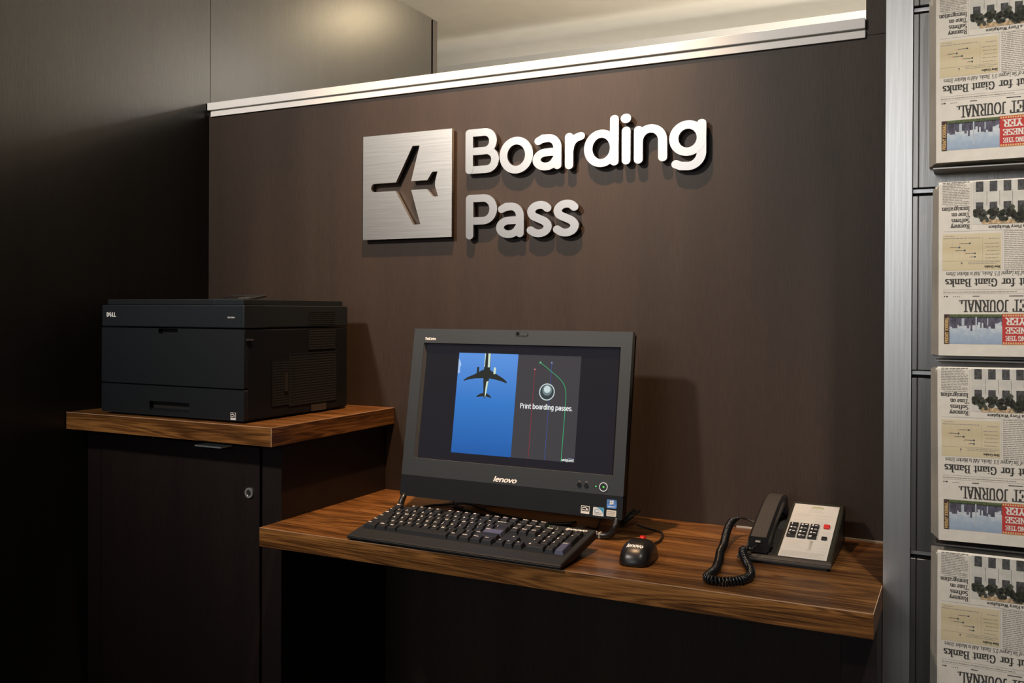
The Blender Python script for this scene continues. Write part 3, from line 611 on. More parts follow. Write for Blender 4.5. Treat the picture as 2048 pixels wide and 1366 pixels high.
kprism('key_well', [(.0365, .0008), (.0365, .0014), (.1500, .0014), (.1500, .0008)], -KW + .010, KW - .010, KEYC, 0)
for sx in (-1, 1):
    c = MK @ Vector((sx * .18, .135, -.0140)); box('flip_foot', c.x - .012, c.x + .012, c.y - .003, c.y + .003, ZD, c.z + .002, BLK, kb)
UU_ = .0182; KX0 = -.2050; KY0 = .0375
_km = {}
def keymesh(wu, hu):
    k = (round(wu, 2), round(hu, 2))
    if k in _km: return _km[k]
    W_, H_ = wu * UU_ - .0008, hu * UU_ - .0008; t = .0030; hgt = .0078
    bm = bmesh.new()
    b = [bm.verts.new(p) for p in ((-W_ / 2, -H_ / 2, 0), (W_ / 2, -H_ / 2, 0), (W_ / 2, H_ / 2, 0), (-W_ / 2, H_ / 2, 0))]
    q = [bm.verts.new(p) for p in ((-W_ / 2 + t * .8, -H_ / 2 + t * .9, hgt - .0007), (W_ / 2 - t * .8, -H_ / 2 + t * .9, hgt - .0007), (W_ / 2 - t * .8, H_ / 2 - t * .5, hgt), (-W_ / 2 + t * .8, H_ / 2 - t * .5, hgt))]
    bm.faces.new(q); bm.faces.new(b[::-1])
    for i in range(4): bm.faces.new((b[i], b[(i + 1) % 4], q[(i + 1) % 4], q[i]))
    bmesh.ops.bevel(bm, geom=[e for e in bm.edges if e.verts[0] in q or e.verts[1] in q], offset=.0006, segments=1, affect='EDGES')
    me = bpy.data.meshes.new('key'); bm.to_mesh(me); bm.free(); me.materials.append(KEYC); _km[k] = me; return me
def key(x, y, wu, hu, leg, blue=False):
    """x,y in key units of lower-left corner"""
    me = keymesh(wu, hu)
    if blue: me = me.copy(); me.materials.clear(); me.materials.append(KEYBL)
    o = bpy.data.objects.new('key', me); COL.objects.link(o)
    c = Vector((KX0 + (x + wu / 2) * UU_, KY0 + (y + hu / 2) * UU_, .0012)); o.parent = kb; o.location = c
    if leg:
        n = len(leg); sz = .0076 if n == 1 else (.0056 if n <= 3 else .0042)
        tm = textmesh(leg, sz, bold=.00012)
        tm.transform(Matrix.Translation((-wu * UU_ / 2 + .0036, hu * UU_ / 2 - .0024 - sz * .75, .0079)))
        t = bpy.data.objects.new('legend', tm); COL.objects.link(t); tm.materials.append(INK); t.parent = o
rows = [
 (0, [('Ctrl', 1.5), ('Win', 1.25), ('Alt', 1.25), ('', 6), ('Alt', 1.25), ('Win', 1.25), ('Menu', 1.25), ('Ctrl', 1.25)]),
 (1, [('Shift', 2.25)] + [(c, 1) for c in 'ZXCVBNM'] + [(',', 1), ('.', 1), ('/', 1), ('Shift', 2.75)]),
 (2, [('Caps', 1.75)] + [(c, 1) for c in 'ASDFGHJKL'] + [(';', 1), ("'", 1), ('Enter', 2.25)]),
 (3, [('Tab', 1.5)] + [(c, 1) for c in 'QWERTYUIOP'] + [('[', 1), (']', 1), ('\\', 1.5)]),
 (4, [('~', 1)] + [(c, 1) for c in '1234567890'] + [('-', 1), ('=', 1), ('Backspace', 2)])]
for y, ks in rows:
    x = 0
    for lg, wu in ks: key(x, y, wu, 1, lg, lg == 'Enter'); x += wu
FY = 5.22
key(0, FY, 1, 1, 'Esc')
for i in range(12): key(2 + i + .5 * (i // 4), FY, 1, 1, 'F%d' % (i + 1))
NX = 15.25
for i, l in enumerate(('PrtSc', 'ScrLk', 'Pause')): key(NX + i, FY, 1, 1, l)
for i, l in enumerate(('Ins', 'Home', 'PgUp')): key(NX + i, 4, 1, 1, l)
for i, l in enumerate(('Del', 'End', 'PgDn')): key(NX + i, 3, 1, 1, l)
key(NX + 1, 1, 1, 1, '^')
for i, l in enumerate(('<', 'v', '>')): key(NX + i, 0, 1, 1, l)
PX = 18.5
for i, l in enumerate(('Num', '/', '*', '-')): key(PX + i, 4, 1, 1, l)
for r_, ls in ((3, '789'), (2, '456'), (1, '123')):
    for i, l in enumerate(ls): key(PX + i, r_, 1, 1, l)
key(PX, 0, 2, 1, '0'); key(PX + 2, 0, 1, 1, '.'); key(PX + 3, 2, 1, 2, '+'); key(PX + 3, 0, 1, 2, 'Enter', True)
MKt = MK @ Matrix.Translation((0, 0, .0016))
sans_text('maker_logo', 'lenovo', .1600, .2010, .1438, .0070, INK, MKt, kb, .095, .22)
for i in range(3): disc('status_light', (.128 + .008 * i, .1470), .0009, .0003, emit('kb_led', (.03, .6, .05), .8) if i == 0 else GREY, kb, MKt, 10)

# ------------------------------------------------------------------ mouse
MC = Vector((-.4945, -.3165, ZD)); ms = empty('computer_mouse', MC, (0, 0, R(5)), 'black optical mouse with a red scroll wheel beside the keyboard', 'mouse')
MM = Matrix.LocRotScale(MC, ms.rotation_euler, None)
def mouse_mesh(hh=.0345):
    vs, fs = [], []; nu, nv = 32, 12
    for j in range(nv + 1):
        t = j / nv; a = t * PI / 2
        for i in range(nu):
            p = 2 * PI * i / nu; cx, sy = math.cos(p), math.sin(p)
            ex_ = .62
            X = math.copysign(abs(cx) ** ex_, cx) * .0300; Y = math.copysign(abs(sy) ** .72, sy) * .0500
            X *= 1 - .10 * math.cos(2 * math.asin(max(-1, min(1, Y / .050)))) * .5 - .03
            k = math.cos(a) ** .60; ky = math.cos(a) ** .92; zc = math.sin(a) ** .9
            yy = Y * ky + .002 * (t ** 2); z = hh * zc * (1 - .10 * (yy / .050) - .18 * (yy / .050) ** 2 * (1 if yy > 0 else .6))
            vs.append((X * k, yy, .0012 + z))
    for j in range(nv):
        for i in range(nu): fs.append((j * nu + i, j * nu + (i + 1) % nu, (j + 1) * nu + (i + 1) % nu, (j + 1) * nu + i))
    fs.append(tuple(range(nu))[::-1]); return vs, fs
vs, fs = mouse_mesh(); mshell = pydata('shell', vs, fs, BLK, ms, True, MM)
box('glide_base', -.0210, .0210, -.040, .040, 0, .0022, RUB, ms, .001, 1, MM)
tube('scroll_wheel', [MM @ Vector((.0 + dx, .0270, .0245)) for dx in (-.0038, .0038)], .0105, RED, ms, 20)
from mathutils.bvhtree import BVHTree
bvh = BVHTree.FromPolygons([v.co.copy() for v in mshell.data.vertices], [tuple(p.vertices) for p in mshell.data.polygons])
def drop(x, y, lift=.0003):
    h = bvh.ray_cast(MM @ Vector((x, y, .1)), Vector((0, 0, -1)))
    return h[0] + h[1] * lift * (1 if h[1].z > 0 else -1)
tmpo = sans_text('maker_logo', 'lenovo', 0, 3.3, 0, 1.0, None, Matrix(), None, .095, .22); me = tmpo.data; bpy.data.objects.remove(tmpo)
bm = bmesh.new(); bm.from_mesh(me); bmesh.ops.triangulate(bm, faces=bm.faces); bmesh.ops.subdivide_edges(bm, edges=[e for e in bm.edges if e.calc_length() > .12], cuts=2); bm.to_mesh(me); bm.free()
xs = [v.co.x for v in me.vertices]; x0_, x1_ = min(xs), max(xs)
for v in me.vertices: v.co = drop(-.0140 + (v.co.x - x0_) / (x1_ - x0_) * .0280, -.0320 + v.co.y * .0070, .0003 + v.co.z)
link(me, 'maker_logo', INK, ms)
tube('button_split', [drop(0, y_, .0001) for y_ in (.004, .008, .012, .016, .020)], .0004, DARKGAP, ms, 6)
cpts = [MM @ Vector((.002, .0470, .008)), (-.5020, -.2350, ZD + .004), (-.4990, -.1800, ZD + .003), (-.5130, -.1270, ZD + .003), (-.5410, -.1090, ZD + .003), (-.5700, -.1020, ZD + .006)]
tube('cord', catmull(cpts, 8), .0019, RUB, ms)
# tied bundle of cord behind the computer
cbn = empty('cable_bundle', (-.5900, -.0900, ZD), label='tied black bundle of coiled mouse cable behind the computer', cat='cable')
for k in range(9):
    a0 = random.uniform(-.25, .25); rr = .024 + .008 * random.random(); pts = []
    for i in range(24):
        p = 2 * PI * i / 24
        pts.append((-.592 + .5 * rr * math.cos(p) * .9 + random.uniform(-.001, .001) + .002 * k - .008, -.090 + rr * 1.0 * math.sin(p) * .85 + .004 * math.sin(k * 2.1), ZD + .0165 + rr * .42 * math.cos(p + a0) + .001 * (k % 3)))
    tube('loop', catmull(pts, 2, True), .0019, RUB, cbn, 6, True)
tube('tie', [(-.598, -.102 + .02 * math.cos(2 * PI * i / 12), ZD + .0165 + .0135 * math.sin(2 * PI * i / 12)) for i in range(12)], .0015, BLK, cbn, 6, True)
def cable(label, pts, r=.0024, mat=RUB):
    o = tube('cable', catmull(pts, 8), r, mat); tag(o, label, 'cable', 'loose cables behind the keyboard'); return o
zc = ZD + .0032
cable('thin black keyboard cable running from the keyboard up under the computer', [(-.6680, -.2760, ZD + .020), (-.6480, -.2480, ZD + .020), (-.6380, -.2120, ZD + .019), (-.6350, -.1850, ZD + .011), (-.6360, -.1500, zc), (-.6460, -.1050, zc + .004), (-.6560, -.0720, zc + .012)], .0020)
cable('black cable curving out to the left behind the keyboard', [(-1.0380, -.1950, zc), (-1.0350, -.1700, zc), (-1.0280, -.1230, zc), (-1.0000, -.0980, zc), (-.9600, -.0850, zc + .004), (-.9150, -.0980, zc), (-.8600, -.1300, zc), (-.8050, -.1450, zc), (-.7350, -.1500, zc), (-.6900, -.1200, zc)], .0026)
cable('black cable lying in a slack wave under the middle of the screen', [(-.9750, -.1120, zc), (-.9450, -.1260, zc), (-.9000, -.1420, zc), (-.8500, -.1620, zc), (-.7800, -.1700, zc), (-.7200, -.1590, zc), (-.6900, -.1420, zc)], .0030)
cable('thin grey-sheened cable touching the rear edge of the keyboard', [(-.9300, -.0760, zc + .010), (-.9050, -.1120, zc + .013), (-.8700, -.1550, zc + .010), (-.8200, -.1850, zc), (-.7600, -.1900, zc), (-.7000, -.1750, zc)], .0020, BLK)
cable('short black cable dropping from the screen housing to the desk', [(-1.0020, -.0500, .800), (-1.0000, -.0650, .775), (-.9930, -.0830, .752), (-.9750, -.1000, zc), (-.9550, -.1080, zc)], .0022)

# ------------------------------------------------------------------ telephone
ph = empty('telephone', (-.2700, -.1500, ZD), label='black corded desk telephone with a cream faceplate', cat='telephone')
TX0, TX1, TYF, TYB = -.3440, -.1945, -.2465, -.0400
def zsl(y): return .7571 + (y + .235) * (.8115 - .7576) / (.235 - .0594)      # faceplate slope
prof = [(TYF, ZD + .0040), (TYF - .001, ZD + .0095), (TYF + .004, ZD + .0120), (-.2360, zsl(-.2360)), (TYB - .008, zsl(TYB - .008)), (TYB, zsl(TYB) - .008), (TYB - .004, ZD + .004)]
def xprism(name, prof, x0, x1, mat, parent, bev=.0015):
    n = len(prof); vs = [(x, y, z) for x in (x0, x1) for y, z in prof]
    fs = [tuple(range(n)), tuple(range(n, 2 * n))] + [(i, (i + 1) % n, n + (i + 1) % n, n + i) for i in range(n)]
    bm = bmesh.new(); me = bpy.data.meshes.new(name); me.from_pydata(vs, [], fs); bm.from_mesh(me)
    bmesh.ops.recalc_face_normals(bm, faces=bm.faces)
    if bev: bmesh.ops.bevel(bm, geom=list(bm.edges), offset=bev, segments=2, affect='EDGES')
    bm.to_mesh(me); bm.free(); return link(me, name, mat, parent)
xprism('dial_housing', prof, -.2850, TX1, OLIVE, ph)
xprism('cradle', [(TYF, ZD + .0040), (TYF - .001, ZD + .0095), (TYF + .004, ZD + .0120), (-.2250, ZD + .016), (-.21, ZD + .008), (-.10, ZD + .028), (-.085, ZD + .040), (TYB, ZD + .040), (TYB - .004, ZD + .004)], TX0, -.2852, BLKS, ph)
xprism('front_lip', [(TYF - .0015, ZD + .0045), (TYF - .0015, ZD + .0100), (TYF + .0035, ZD + .0130), (-.2365, ZD + .0145), (-.2365, ZD + .0045)], TX0 - .001, TX1 + .001, BLKS, ph)
xprism('base_foot', [(TYF + .006, ZD), (TYF + .006, ZD + .0045), (TYB - .006, ZD + .0045), (TYB - .006, ZD)], TX0 + .006, TX1 - .006, RUB, ph, 0)
sl_a = math.atan2(.8115 - .7576, .235 - .0594)
MP = Matrix.Translation((-.2795, -.2345, zsl(-.2345) + .0004)) @ Matrix.Rotation(sl_a, 4, 'X')   # x right, y up the slope, z out
PWW, PH = .0775, .1840
fp = flat('faceplate', [rc(0, PWW, 0, PH)], CARD, ph, MP, .0008)
MP2 = MP @ Matrix.Translation((0, 0, .0008))
def pp(fx, fy): return fx * PWW, fy * PH
def dash_rows(name, mat, parent, M, blocks, seed=1, T=lambda x, y: (x, y, 0)):
    rnd = random.Random(seed); m = MB()
    for (x0, x1, y0, y1, n, th) in blocks:
        for i in range(n):
            y = y0 + (y1 - y0) * (i / max(1, n - 1)); x = x0; end = x1 - (rnd.random() * .25 * (x1 - x0) if rnd.random() < .3 else 0)
            while x < end:
                l = th * rnd.uniform(2.5, 8); xe = min(end, x + l)
                m.poly([T(x, y - th / 2), T(xe, y - th / 2), T(xe, y + th / 2), T(x, y + th / 2)]); x = xe + th * .8
    return tag(m.build(name, mat, parent, M), kind='stuff')
W_, H_ = PWW, PH
dash_rows('instruction_print', GREY, fp, MP2 @ Matrix.Translation((0, 0, .0001)), [
    (.06 * W_, .42 * W_, .75 * H_, .80 * H_, 3, .0006), (.54 * W_, .90 * W_, .73 * H_, .79 * H_, 2, .0006), (.08 * W_, .30 * W_, .63 * H_, .68 * H_, 2, .0006),
    (.56 * W_, .92 * W_, .60 * H_, .68 * H_, 4, .0006), (.36 * W_, .68 * W_, .85 * H_, .89 * H_, 3, .0005), (.08 * W_, .42 * W_, .17 * H_, .29 * H_, 5, .0006),
    (.80 * W_, .96 * W_, .14 * H_, .26 * H_, 3, .0006), (.04 * W_, .94 * W_, .025 * H_, .10 * H_, 7, .0007), (.78 * W_, .93 * W_, .45 * H_, .48 * H_, 2, .0006)], 3)
lg = flat('hotel_logo', [[(.40 * W_, .925 * H_)] + arc(.53 * W_, .945 * H_, .14 * W_, .022 * H_, 180, 0, 10) + [(.66 * W_, .925 * H_)]], plain('logo_green', (.30, .32, .17), .6), fp, MP2, .0001)
flat('print', stroke_loop([(.43 * W_, .937 * H_), (.53 * W_, .942 * H_), (.64 * W_, .937 * H_)], .0006, .0006), CARD, lg, MP2 @ Matrix.Translation((0, 0, .0001)), .0001)
sans_text('side_brand', 'Diamond', .13 * H_, .31 * H_, -.63 * W_, .0062, GREY, MP2 @ Matrix.Translation((0, 0, .0001)) @ Matrix.Rotation(R(90), 4, 'Z'), fp, .06)
legs = ['1', '2', '3', '4', '5', '6', '7', '8', '9', '*', '0', '#']
for i, l in enumerate(legs):
    c, r_ = i % 3, i // 3
    x0 = (.045 + .225 * c) * W_; y0 = (.535 - .0670 * r_) * H_
    k = box('dial_key', x0, x0 + .185 * W_, y0, y0 + .053 * H_, 0, .0042, BLK, ph, .0006, 1, MP2)
    text('legend', l, .0075, INK, MP2 @ Matrix.Translation((x0 + .0022, y0 + .0026, .00425)), k, bold=.0002)
    if l not in '1*#': MB_ = MB(); MB_.poly([(x0 + .0075, y0 + .0042, .00425), (x0 + .0125, y0 + .0042, .00425), (x0 + .0125, y0 + .0056, .00425), (x0 + .0075, y0 + .0056, .00425)]); MB_.build('legend', INK, k, MP2)
box('message_button', .775 * W_, .905 * W_, .548 * H_, .602 * H_, 0, .0045, RED, ph, .0008, 1, MP2)
box('hold_button', .790 * W_, .905 * W_, .340 * H_, .385 * H_, 0, .0035, BLK, ph, .0006, 1, MP2)
# handset: swept bar resting on the cradle
hs = empty('telephone_handset', (-.3120, -.15, ZD + .05), label='black curved telephone handset lying in the cradle', cat='handset')
top = catmull([(-.2400, ZD + .0430), (-.2050, ZD + .0555), (-.1700, ZD + .0665), (-.1300, ZD + .0785), (-.0900, ZD + .0855), (-.0550, ZD + .0825)], 6)
bot = catmull([(-.2380, ZD + .0165), (-.2000, ZD + .0210), (-.1820, ZD + .0370), (-.1400, ZD + .0530), (-.1060, ZD + .0580), (-.0900, ZD + .0480), (-.0530, ZD + .0500)], 5)
def sec(o1, o2):
    n = len(o1); m2 = len(o2); return o1, [o2[min(m2 - 1, round(i * (m2 - 1) / (n - 1)))] for i in range(n)]
o1, o2 = sec(top, bot)
vs, fs = [], []; hx0, hx1 = -.3275, -.2935; bvl = .004
for (ty, tz), (by, bz) in zip(o1, o2):
    t_ = Vector((ty, tz)); b_ = Vector((by, bz)); d = (t_ - b_).normalized()
    a = t_ - d * bvl; c = b_ + d * bvl
    for x, q in ((hx0, c), (hx0, a), (hx0 + bvl, t_), (hx1 - bvl, t_), (hx1, a), (hx1, c), (hx1 - bvl, b_), (hx0 + bvl, b_)): vs.append((x, q[0], q[1]))
n = len(o1)
for i in range(n - 1):
    for k in range(8): fs.append((i * 8 + k, i * 8 + (k + 1) % 8, (i + 1) * 8 + (k + 1) % 8, (i + 1) * 8 + k))
fs += [tuple(range(8)), tuple((n - 1) * 8 + k for k in range(8))[::-1]]
gr = pydata('grip', vs, fs, BLK, hs)
vs = []; 
for (ty, tz) in top: vs += [(hx0 + .0045, ty, tz + .0004), (hx1 - .0045, ty, tz + .0004)]
pydata('back_skin', vs, [(2 * i, 2 * i + 1, 2 * i + 3, 2 * i + 2) for i in range(len(top) - 1)], BLKS, hs, True)
ear = lambda name, y, z, r, h: tube(name, [(-.3100, y, z), (-.3100, y + .002, z - h)], lambda t: r * (1 - .12 * t), BLK, hs, 20)
ear('mouthpiece', -.2120, ZD + .0300, .0200, .012); ear('earpiece', -.0720, ZD + .0600, .0210, .0165)
box('cord_socket', -.3150, -.3070, -.2425, -.2370, ZD + .0345, ZD + .0368, GREY, hs)
# coiled cord
ctrl = [(-.3110, -.2445, ZD + .0310), (-.3200, -.2490, ZD + .0240), (-.3310, -.2450, ZD + .0220), (-.3330, -.2560, ZD + .0180), (-.3200, -.2830, ZD + .0085), (-.3080, -.3150, ZD + .0075), (-.3010, -.3520, ZD + .0075), (-.3080, -.3800, ZD + .0075), (-.3250, -.3960, ZD + .0075), (-.3440, -.4020, ZD + .0075), (-.3580, -.3920, ZD + .0075), (-.3600, -.3700, ZD + .0075), (-.3590, -.3350, ZD + .0075), (-.3660, -.2850, ZD + .0075), (-.3760, -.2350, ZD + .0075), (-.3820, -.1850, ZD + .0090), (-.3890, -.1300, ZD + .0200), (-.3890, -.0900, ZD + .0300), (-.3800, -.0700, ZD + .0330)]
cen = catmull(ctrl, 60); turns = 108; hel = []; L = len(cen); u = Vector((0, 0, 1))
tot = sum((cen[i + 1] - cen[i]).length for i in range(L - 1)); acc = 0
prev = None; ph_ = 0
for i in range(L):
    T_ = (cen[min(i + 1, L - 1)] - cen[max(i - 1, 0)]).normalized()
    u = (u - T_ * u.dot(T_)).normalized(); v_ = T_.cross(u)
    if i: acc += (cen[i] - cen[i - 1]).length
    f = acc / tot
    amp = .0054 * min(1, max(0, (f - .02) / .03)) * min(1, max(.0, (1 - f) / .05) + .25)
    hel.append((cen[i], u.copy(), v_.copy(), f, amp))
pts = []; NS = turns * 8
for k in range(NS + 1):
    pts.append(k / NS)
fs_ = [h[3] for h in hel]; coil = []; j = 0
for f in pts:
    while j < L - 2 and fs_[j + 1] < f: j += 1
    a, b = hel[j], hel[j + 1]; t = 0 if b[3] == a[3] else (f - a[3]) / (b[3] - a[3])
    p = a[0].lerp(b[0], t); am = a[4] + (b[4] - a[4]) * t; ang = 2 * PI * turns * f
    coil.append(p + (a[1] * math.cos(ang) + a[2] * math.sin(ang)) * am)
cdo = tube('coiled_cord', coil, .0022, GLOSS, None, 6)
tag(cdo, 'glossy black coiled handset cord looped on the desk', 'cord')
tube('plain_end', catmull([coil[-1], (-.3650, -.0600, ZD + .0300), (-.3450, -.0640, ZD + .0240)], 6), .0018, RUB, cdo)

# ------------------------------------------------------------------ newspapers
NIB = {}
def g(ch, wid, *st): NIB[ch] = (wid, [list(s) for s in st])
A2 = arc
def sf(x, y, w_=.13): return [(x - w_, y), (x + w_, y)]
xh = .64
g('E', .70, [(.16, 0), (.16, 1)], [(.02, 0), (.64, 0), (.66, .22)], [(.02, 1), (.60, 1), (.62, .80)], [(.16, .52), (.44, .52)], [(.44, .40), (.44, .64)])
g('T', .70, [(.35, 0), (.35, 1)], [(.02, .78), (.03, 1), (.67, 1), (.68, .78)], sf(.35, 0, .16))
g('J', .52, [(.34, 1), (.34, .18)] + A2(.20, .16, .14, .16, 0, -130, 6), sf(.34, 1, .16))
g('O', .78, A2(.39, .5, .30, .5, 0, 360, 22))
g('U', .74, [(.17, 1), (.17, .25)] + A2(.38, .25, .21, .25, 180, 350, 10) + [(.60, 1)], sf(.17, 1, .15), sf(.60, 1, .12))
g('R', .76, [(.16, 0), (.16, 1)], [(.02, 1), (.38, 1)] + A2(.38, .76, .20, .24, 90, -90, 10) + [(.16, .52)], [(.38, .52), (.62, .02), (.74, 0)], sf(.16, 0, .14))
g('N', .80, [(.16, 0), (.16, 1)], [(.14, 1), (.64, 0)], [(.66, 0), (.66, 1)], sf(.12, 1, .12), sf(.15, 0, .13), sf(.66, 1, .12))
g('A', .76, [(.10, 0), (.36, 1)], [(.38, 1), (.64, 0)], [(.20, .34), (.54, .34)], sf(.10, 0, .11), sf(.64, 0, .13))
g('L', .64, [(.16, 0), (.16, 1)], [(.02, 0), (.58, 0), (.60, .28)], sf(.16, 1, .14))
g('C', .74, A2(.40, .5, .30, .5, 55, 305, 18), [(.60, .70), (.60, .98)])
g('G', .80, A2(.40, .5, .30, .5, 55, 320, 18), [(.62, .05), (.62, .42)], [(.48, .42), (.72, .42)], [(.60, .72), (.60, .98)])
g('B', .72, [(.16, 0), (.16, 1)], [(.02, 1), (.36, 1)] + A2(.36, .77, .19, .23, 90, -90, 10) + [(.16, .54)], [(.16, .54), (.38, .54)] + A2(.38, .27, .22, .27, 90, -90, 10) + [(.02, 0)])
g('S', .60, A2(.30, .75, .19, .25, 40, 250, 10) + A2(.30, .26, .21, .26, 70, -140, 10))
g('I', .36, [(.18, 0), (.18, 1)], sf(.18, 0, .15), sf(.18, 1, .15))
g('M', .96, [(.14, 0), (.16, 1)], [(.16, 1), (.46, .05)], [(.46, .05), (.78, 1)], [(.80, 0), (.80, 1)], sf(.12, 0, .11), sf(.80, 0, .14), sf(.12, 1, .1), sf(.84, 1, .1))
g('F', .66, [(.16, 0), (.16, 1)], [(.02, 1), (.58, 1), (.60, .78)], [(.16, .52), (.44, .52)], [(.44, .40), (.44, .64)], sf(.16, 0, .15))
g('W', 1.0, [(.08, 1), (.30, 0)], [(.30, 0), (.48, 1)], [(.48, 1), (.70, 0)], [(.70, 0), (.90, 1)], sf(.08, 1, .11), sf(.48, 1, .11), sf(.90, 1, .1))
g('H', .80, [(.16, 0), (.16, 1)], [(.64, 0), (.64, 1)], [(.16, .5), (.64, .5)], sf(.16, 0, .14), sf(.16, 1, .14), sf(.64, 0, .14), sf(.64, 1, .14))
g('Y', .74, [(.08, 1), (.36, .48)], [(.36, .48), (.64, 1)], [(.36, 0), (.36, .48)], sf(.08, 1, .1), sf(.64, 1, .1), sf(.36, 0, .15))
g('D', .78, [(.16, 0), (.16, 1)], [(.02, 1), (.34, 1)] + A2(.34, .5, .30, .5, 90, -90, 14) + [(.02, 0)])
g('u', .60, [(.02, xh), (.14, xh), (.14, .18)] + A2(.28, .17, .14, .17, 180, 330, 8), [(.34, xh), (.46, xh), (.46, 0), (.58, 0)])
g('t', .38, [(.16, .86), (.16, .12)] + A2(.25, .12, .09, .12, 180, 300, 5), [(.02, xh), (.34, xh)])
g('f', .38, [(.15, 0), (.15, .82)] + A2(.27, .82, .12, .18, 180, 40, 6), [(.02, xh), (.34, xh)], sf(.15, 0, .13))
g('o', .58, A2(.29, xh / 2, .20, xh / 2, 0, 360, 18))
g('r', .46, [(.02, xh), (.14, xh), (.14, 0)], A2(.30, .44, .16, .20, 180, 70, 6), [(.36, .56), (.38, .58)], sf(.14, 0, .13))
g('i', .32, [(.04, xh), (.16, xh), (.16, 0)], sf(.16, 0, .13), [(.15, .88), (.17, .90)])
g('a', .56, A2(.25, .48, .16, .16, 150, 0, 8) + [(.41, .06), (.52, 0)], [(.41, .36)] + A2(.22, .17, .15, .17, 80, 300, 10) + [(.41, .14)])
g('n', .62, [(.02, xh), (.14, xh), (.14, 0)], A2(.31, .44, .17, .20, 180, 0, 8) + [(.48, 0)], sf(.14, 0, .11), sf(.48, 0, .11))
g('b', .60, [(.02, 1), (.13, 1), (.13, 0)], A2(.31, xh / 2, .19, xh / 2, 160, -160, 14))
g('k', .62, [(.02, 1), (.14, 1), (.14, 0)], [(.14, .28), (.46, xh)], [(.26, .38), (.50, 0)], sf(.14, 0, .12), sf(.46, xh, .1), sf(.52, 0, .09))
g('s', .46, A2(.23, .48, .13, .16, 40, 250, 8) + A2(.23, .16, .15, .16, 70, -140, 8))
g('e', .54, [(.10, .36), (.46, .36)] + A2(.28, .33, .18, .31, 10, 310, 16))
g('m', .94, [(.02, xh), (.14, xh), (.14, 0)], A2(.30, .44, .16, .20, 180, 0, 8) + [(.46, 0)], A2(.62, .44, .16, .20, 180, 0, 8) + [(.78, 0)], sf(.14, 0, .1), sf(.46, 0, .1), sf(.78, 0, .1))
g('y', .58, [(.10, xh), (.30, .02)], [(.48, xh), (.24, -.20)] + [(.12, -.26)], sf(.10, xh, .1), sf(.48, xh, .09))
g('g', .58, A2(.26, .44, .15, .20, 0, 360, 14), A2(.27, -.10, .20, .14, 0, 360, 14), [(.14, .22), (.18, .08), (.40, .04)], [(.40, .58), (.54, .62)])
g('l', .32, [(.04, 1), (.16, 1), (.16, 0)], sf(.16, 0, .13))
g('c', .52, A2(.29, xh / 2, .19, xh / 2, 50, 310, 14), [(.42, .50), (.43, .52)])
g('p', .62, [(.02, xh), (.13, xh), (.13, -.26)], A2(.32, xh / 2, .19, xh / 2, 160, -160, 14), sf(.13, -.26, .13))
g('d', .60, [(.36, 1), (.46, 1), (.46, 0), (.57, 0)], A2(.28, xh / 2, .19, xh / 2, 20, 340, 14))
g('v', .56, [(.08, xh), (.28, 0)], [(.28, 0), (.48, xh)], sf(.08, xh, .1), sf(.48, xh, .09))
g('x', .56, [(.08, xh), (.46, 0)], [(.46, xh), (.08, 0)], sf(.08, xh, .09), sf(.46, 0, .09))
g('w', .80, [(.06, xh), (.24, 0)], [(.24, 0), (.40, xh)], [(.40, xh), (.56, 0)], [(.56, 0), (.72, xh)], sf(.06, xh, .09), sf(.72, xh, .08))
g('.', .30, [(.14, .03), (.16, .03)]); g(',', .30, [(.15, .03), (.10, -.14)]); g(' ', .28); g('*', .4, [(.15, .3), (.17, .3)])
def nib_text(m, body, T, width=None, height=1.0, nw=.15, nh=.05, track=.0, shear=0.0):
    """append text to MB m; T maps (x,y) with x 0..width, y 0..height to 3D"""
    tot = sum(NIB[c][0] + track for c in body); sx = (width / tot) if width else height
    x = 0
    for c in body:
        wd, sts = NIB[c]
        for st in sts:
            for (ax, ay), (bx, by) in zip(st[:-1], st[1:]):
                q = hull([(px + dx, py + dy) for px, py in ((ax, ay), (bx, by)) for dx in (-nw / 2, nw / 2) for dy in (-nh / 2, nh / 2)])
                m.poly([(p[0], p[1] - 1.5e-6 * (len(m.f) % 90), p[2]) for p in (T((x + px + shear * py) * sx, py * height) for px, py in q)])
        x += wd + track
    return tot * sx
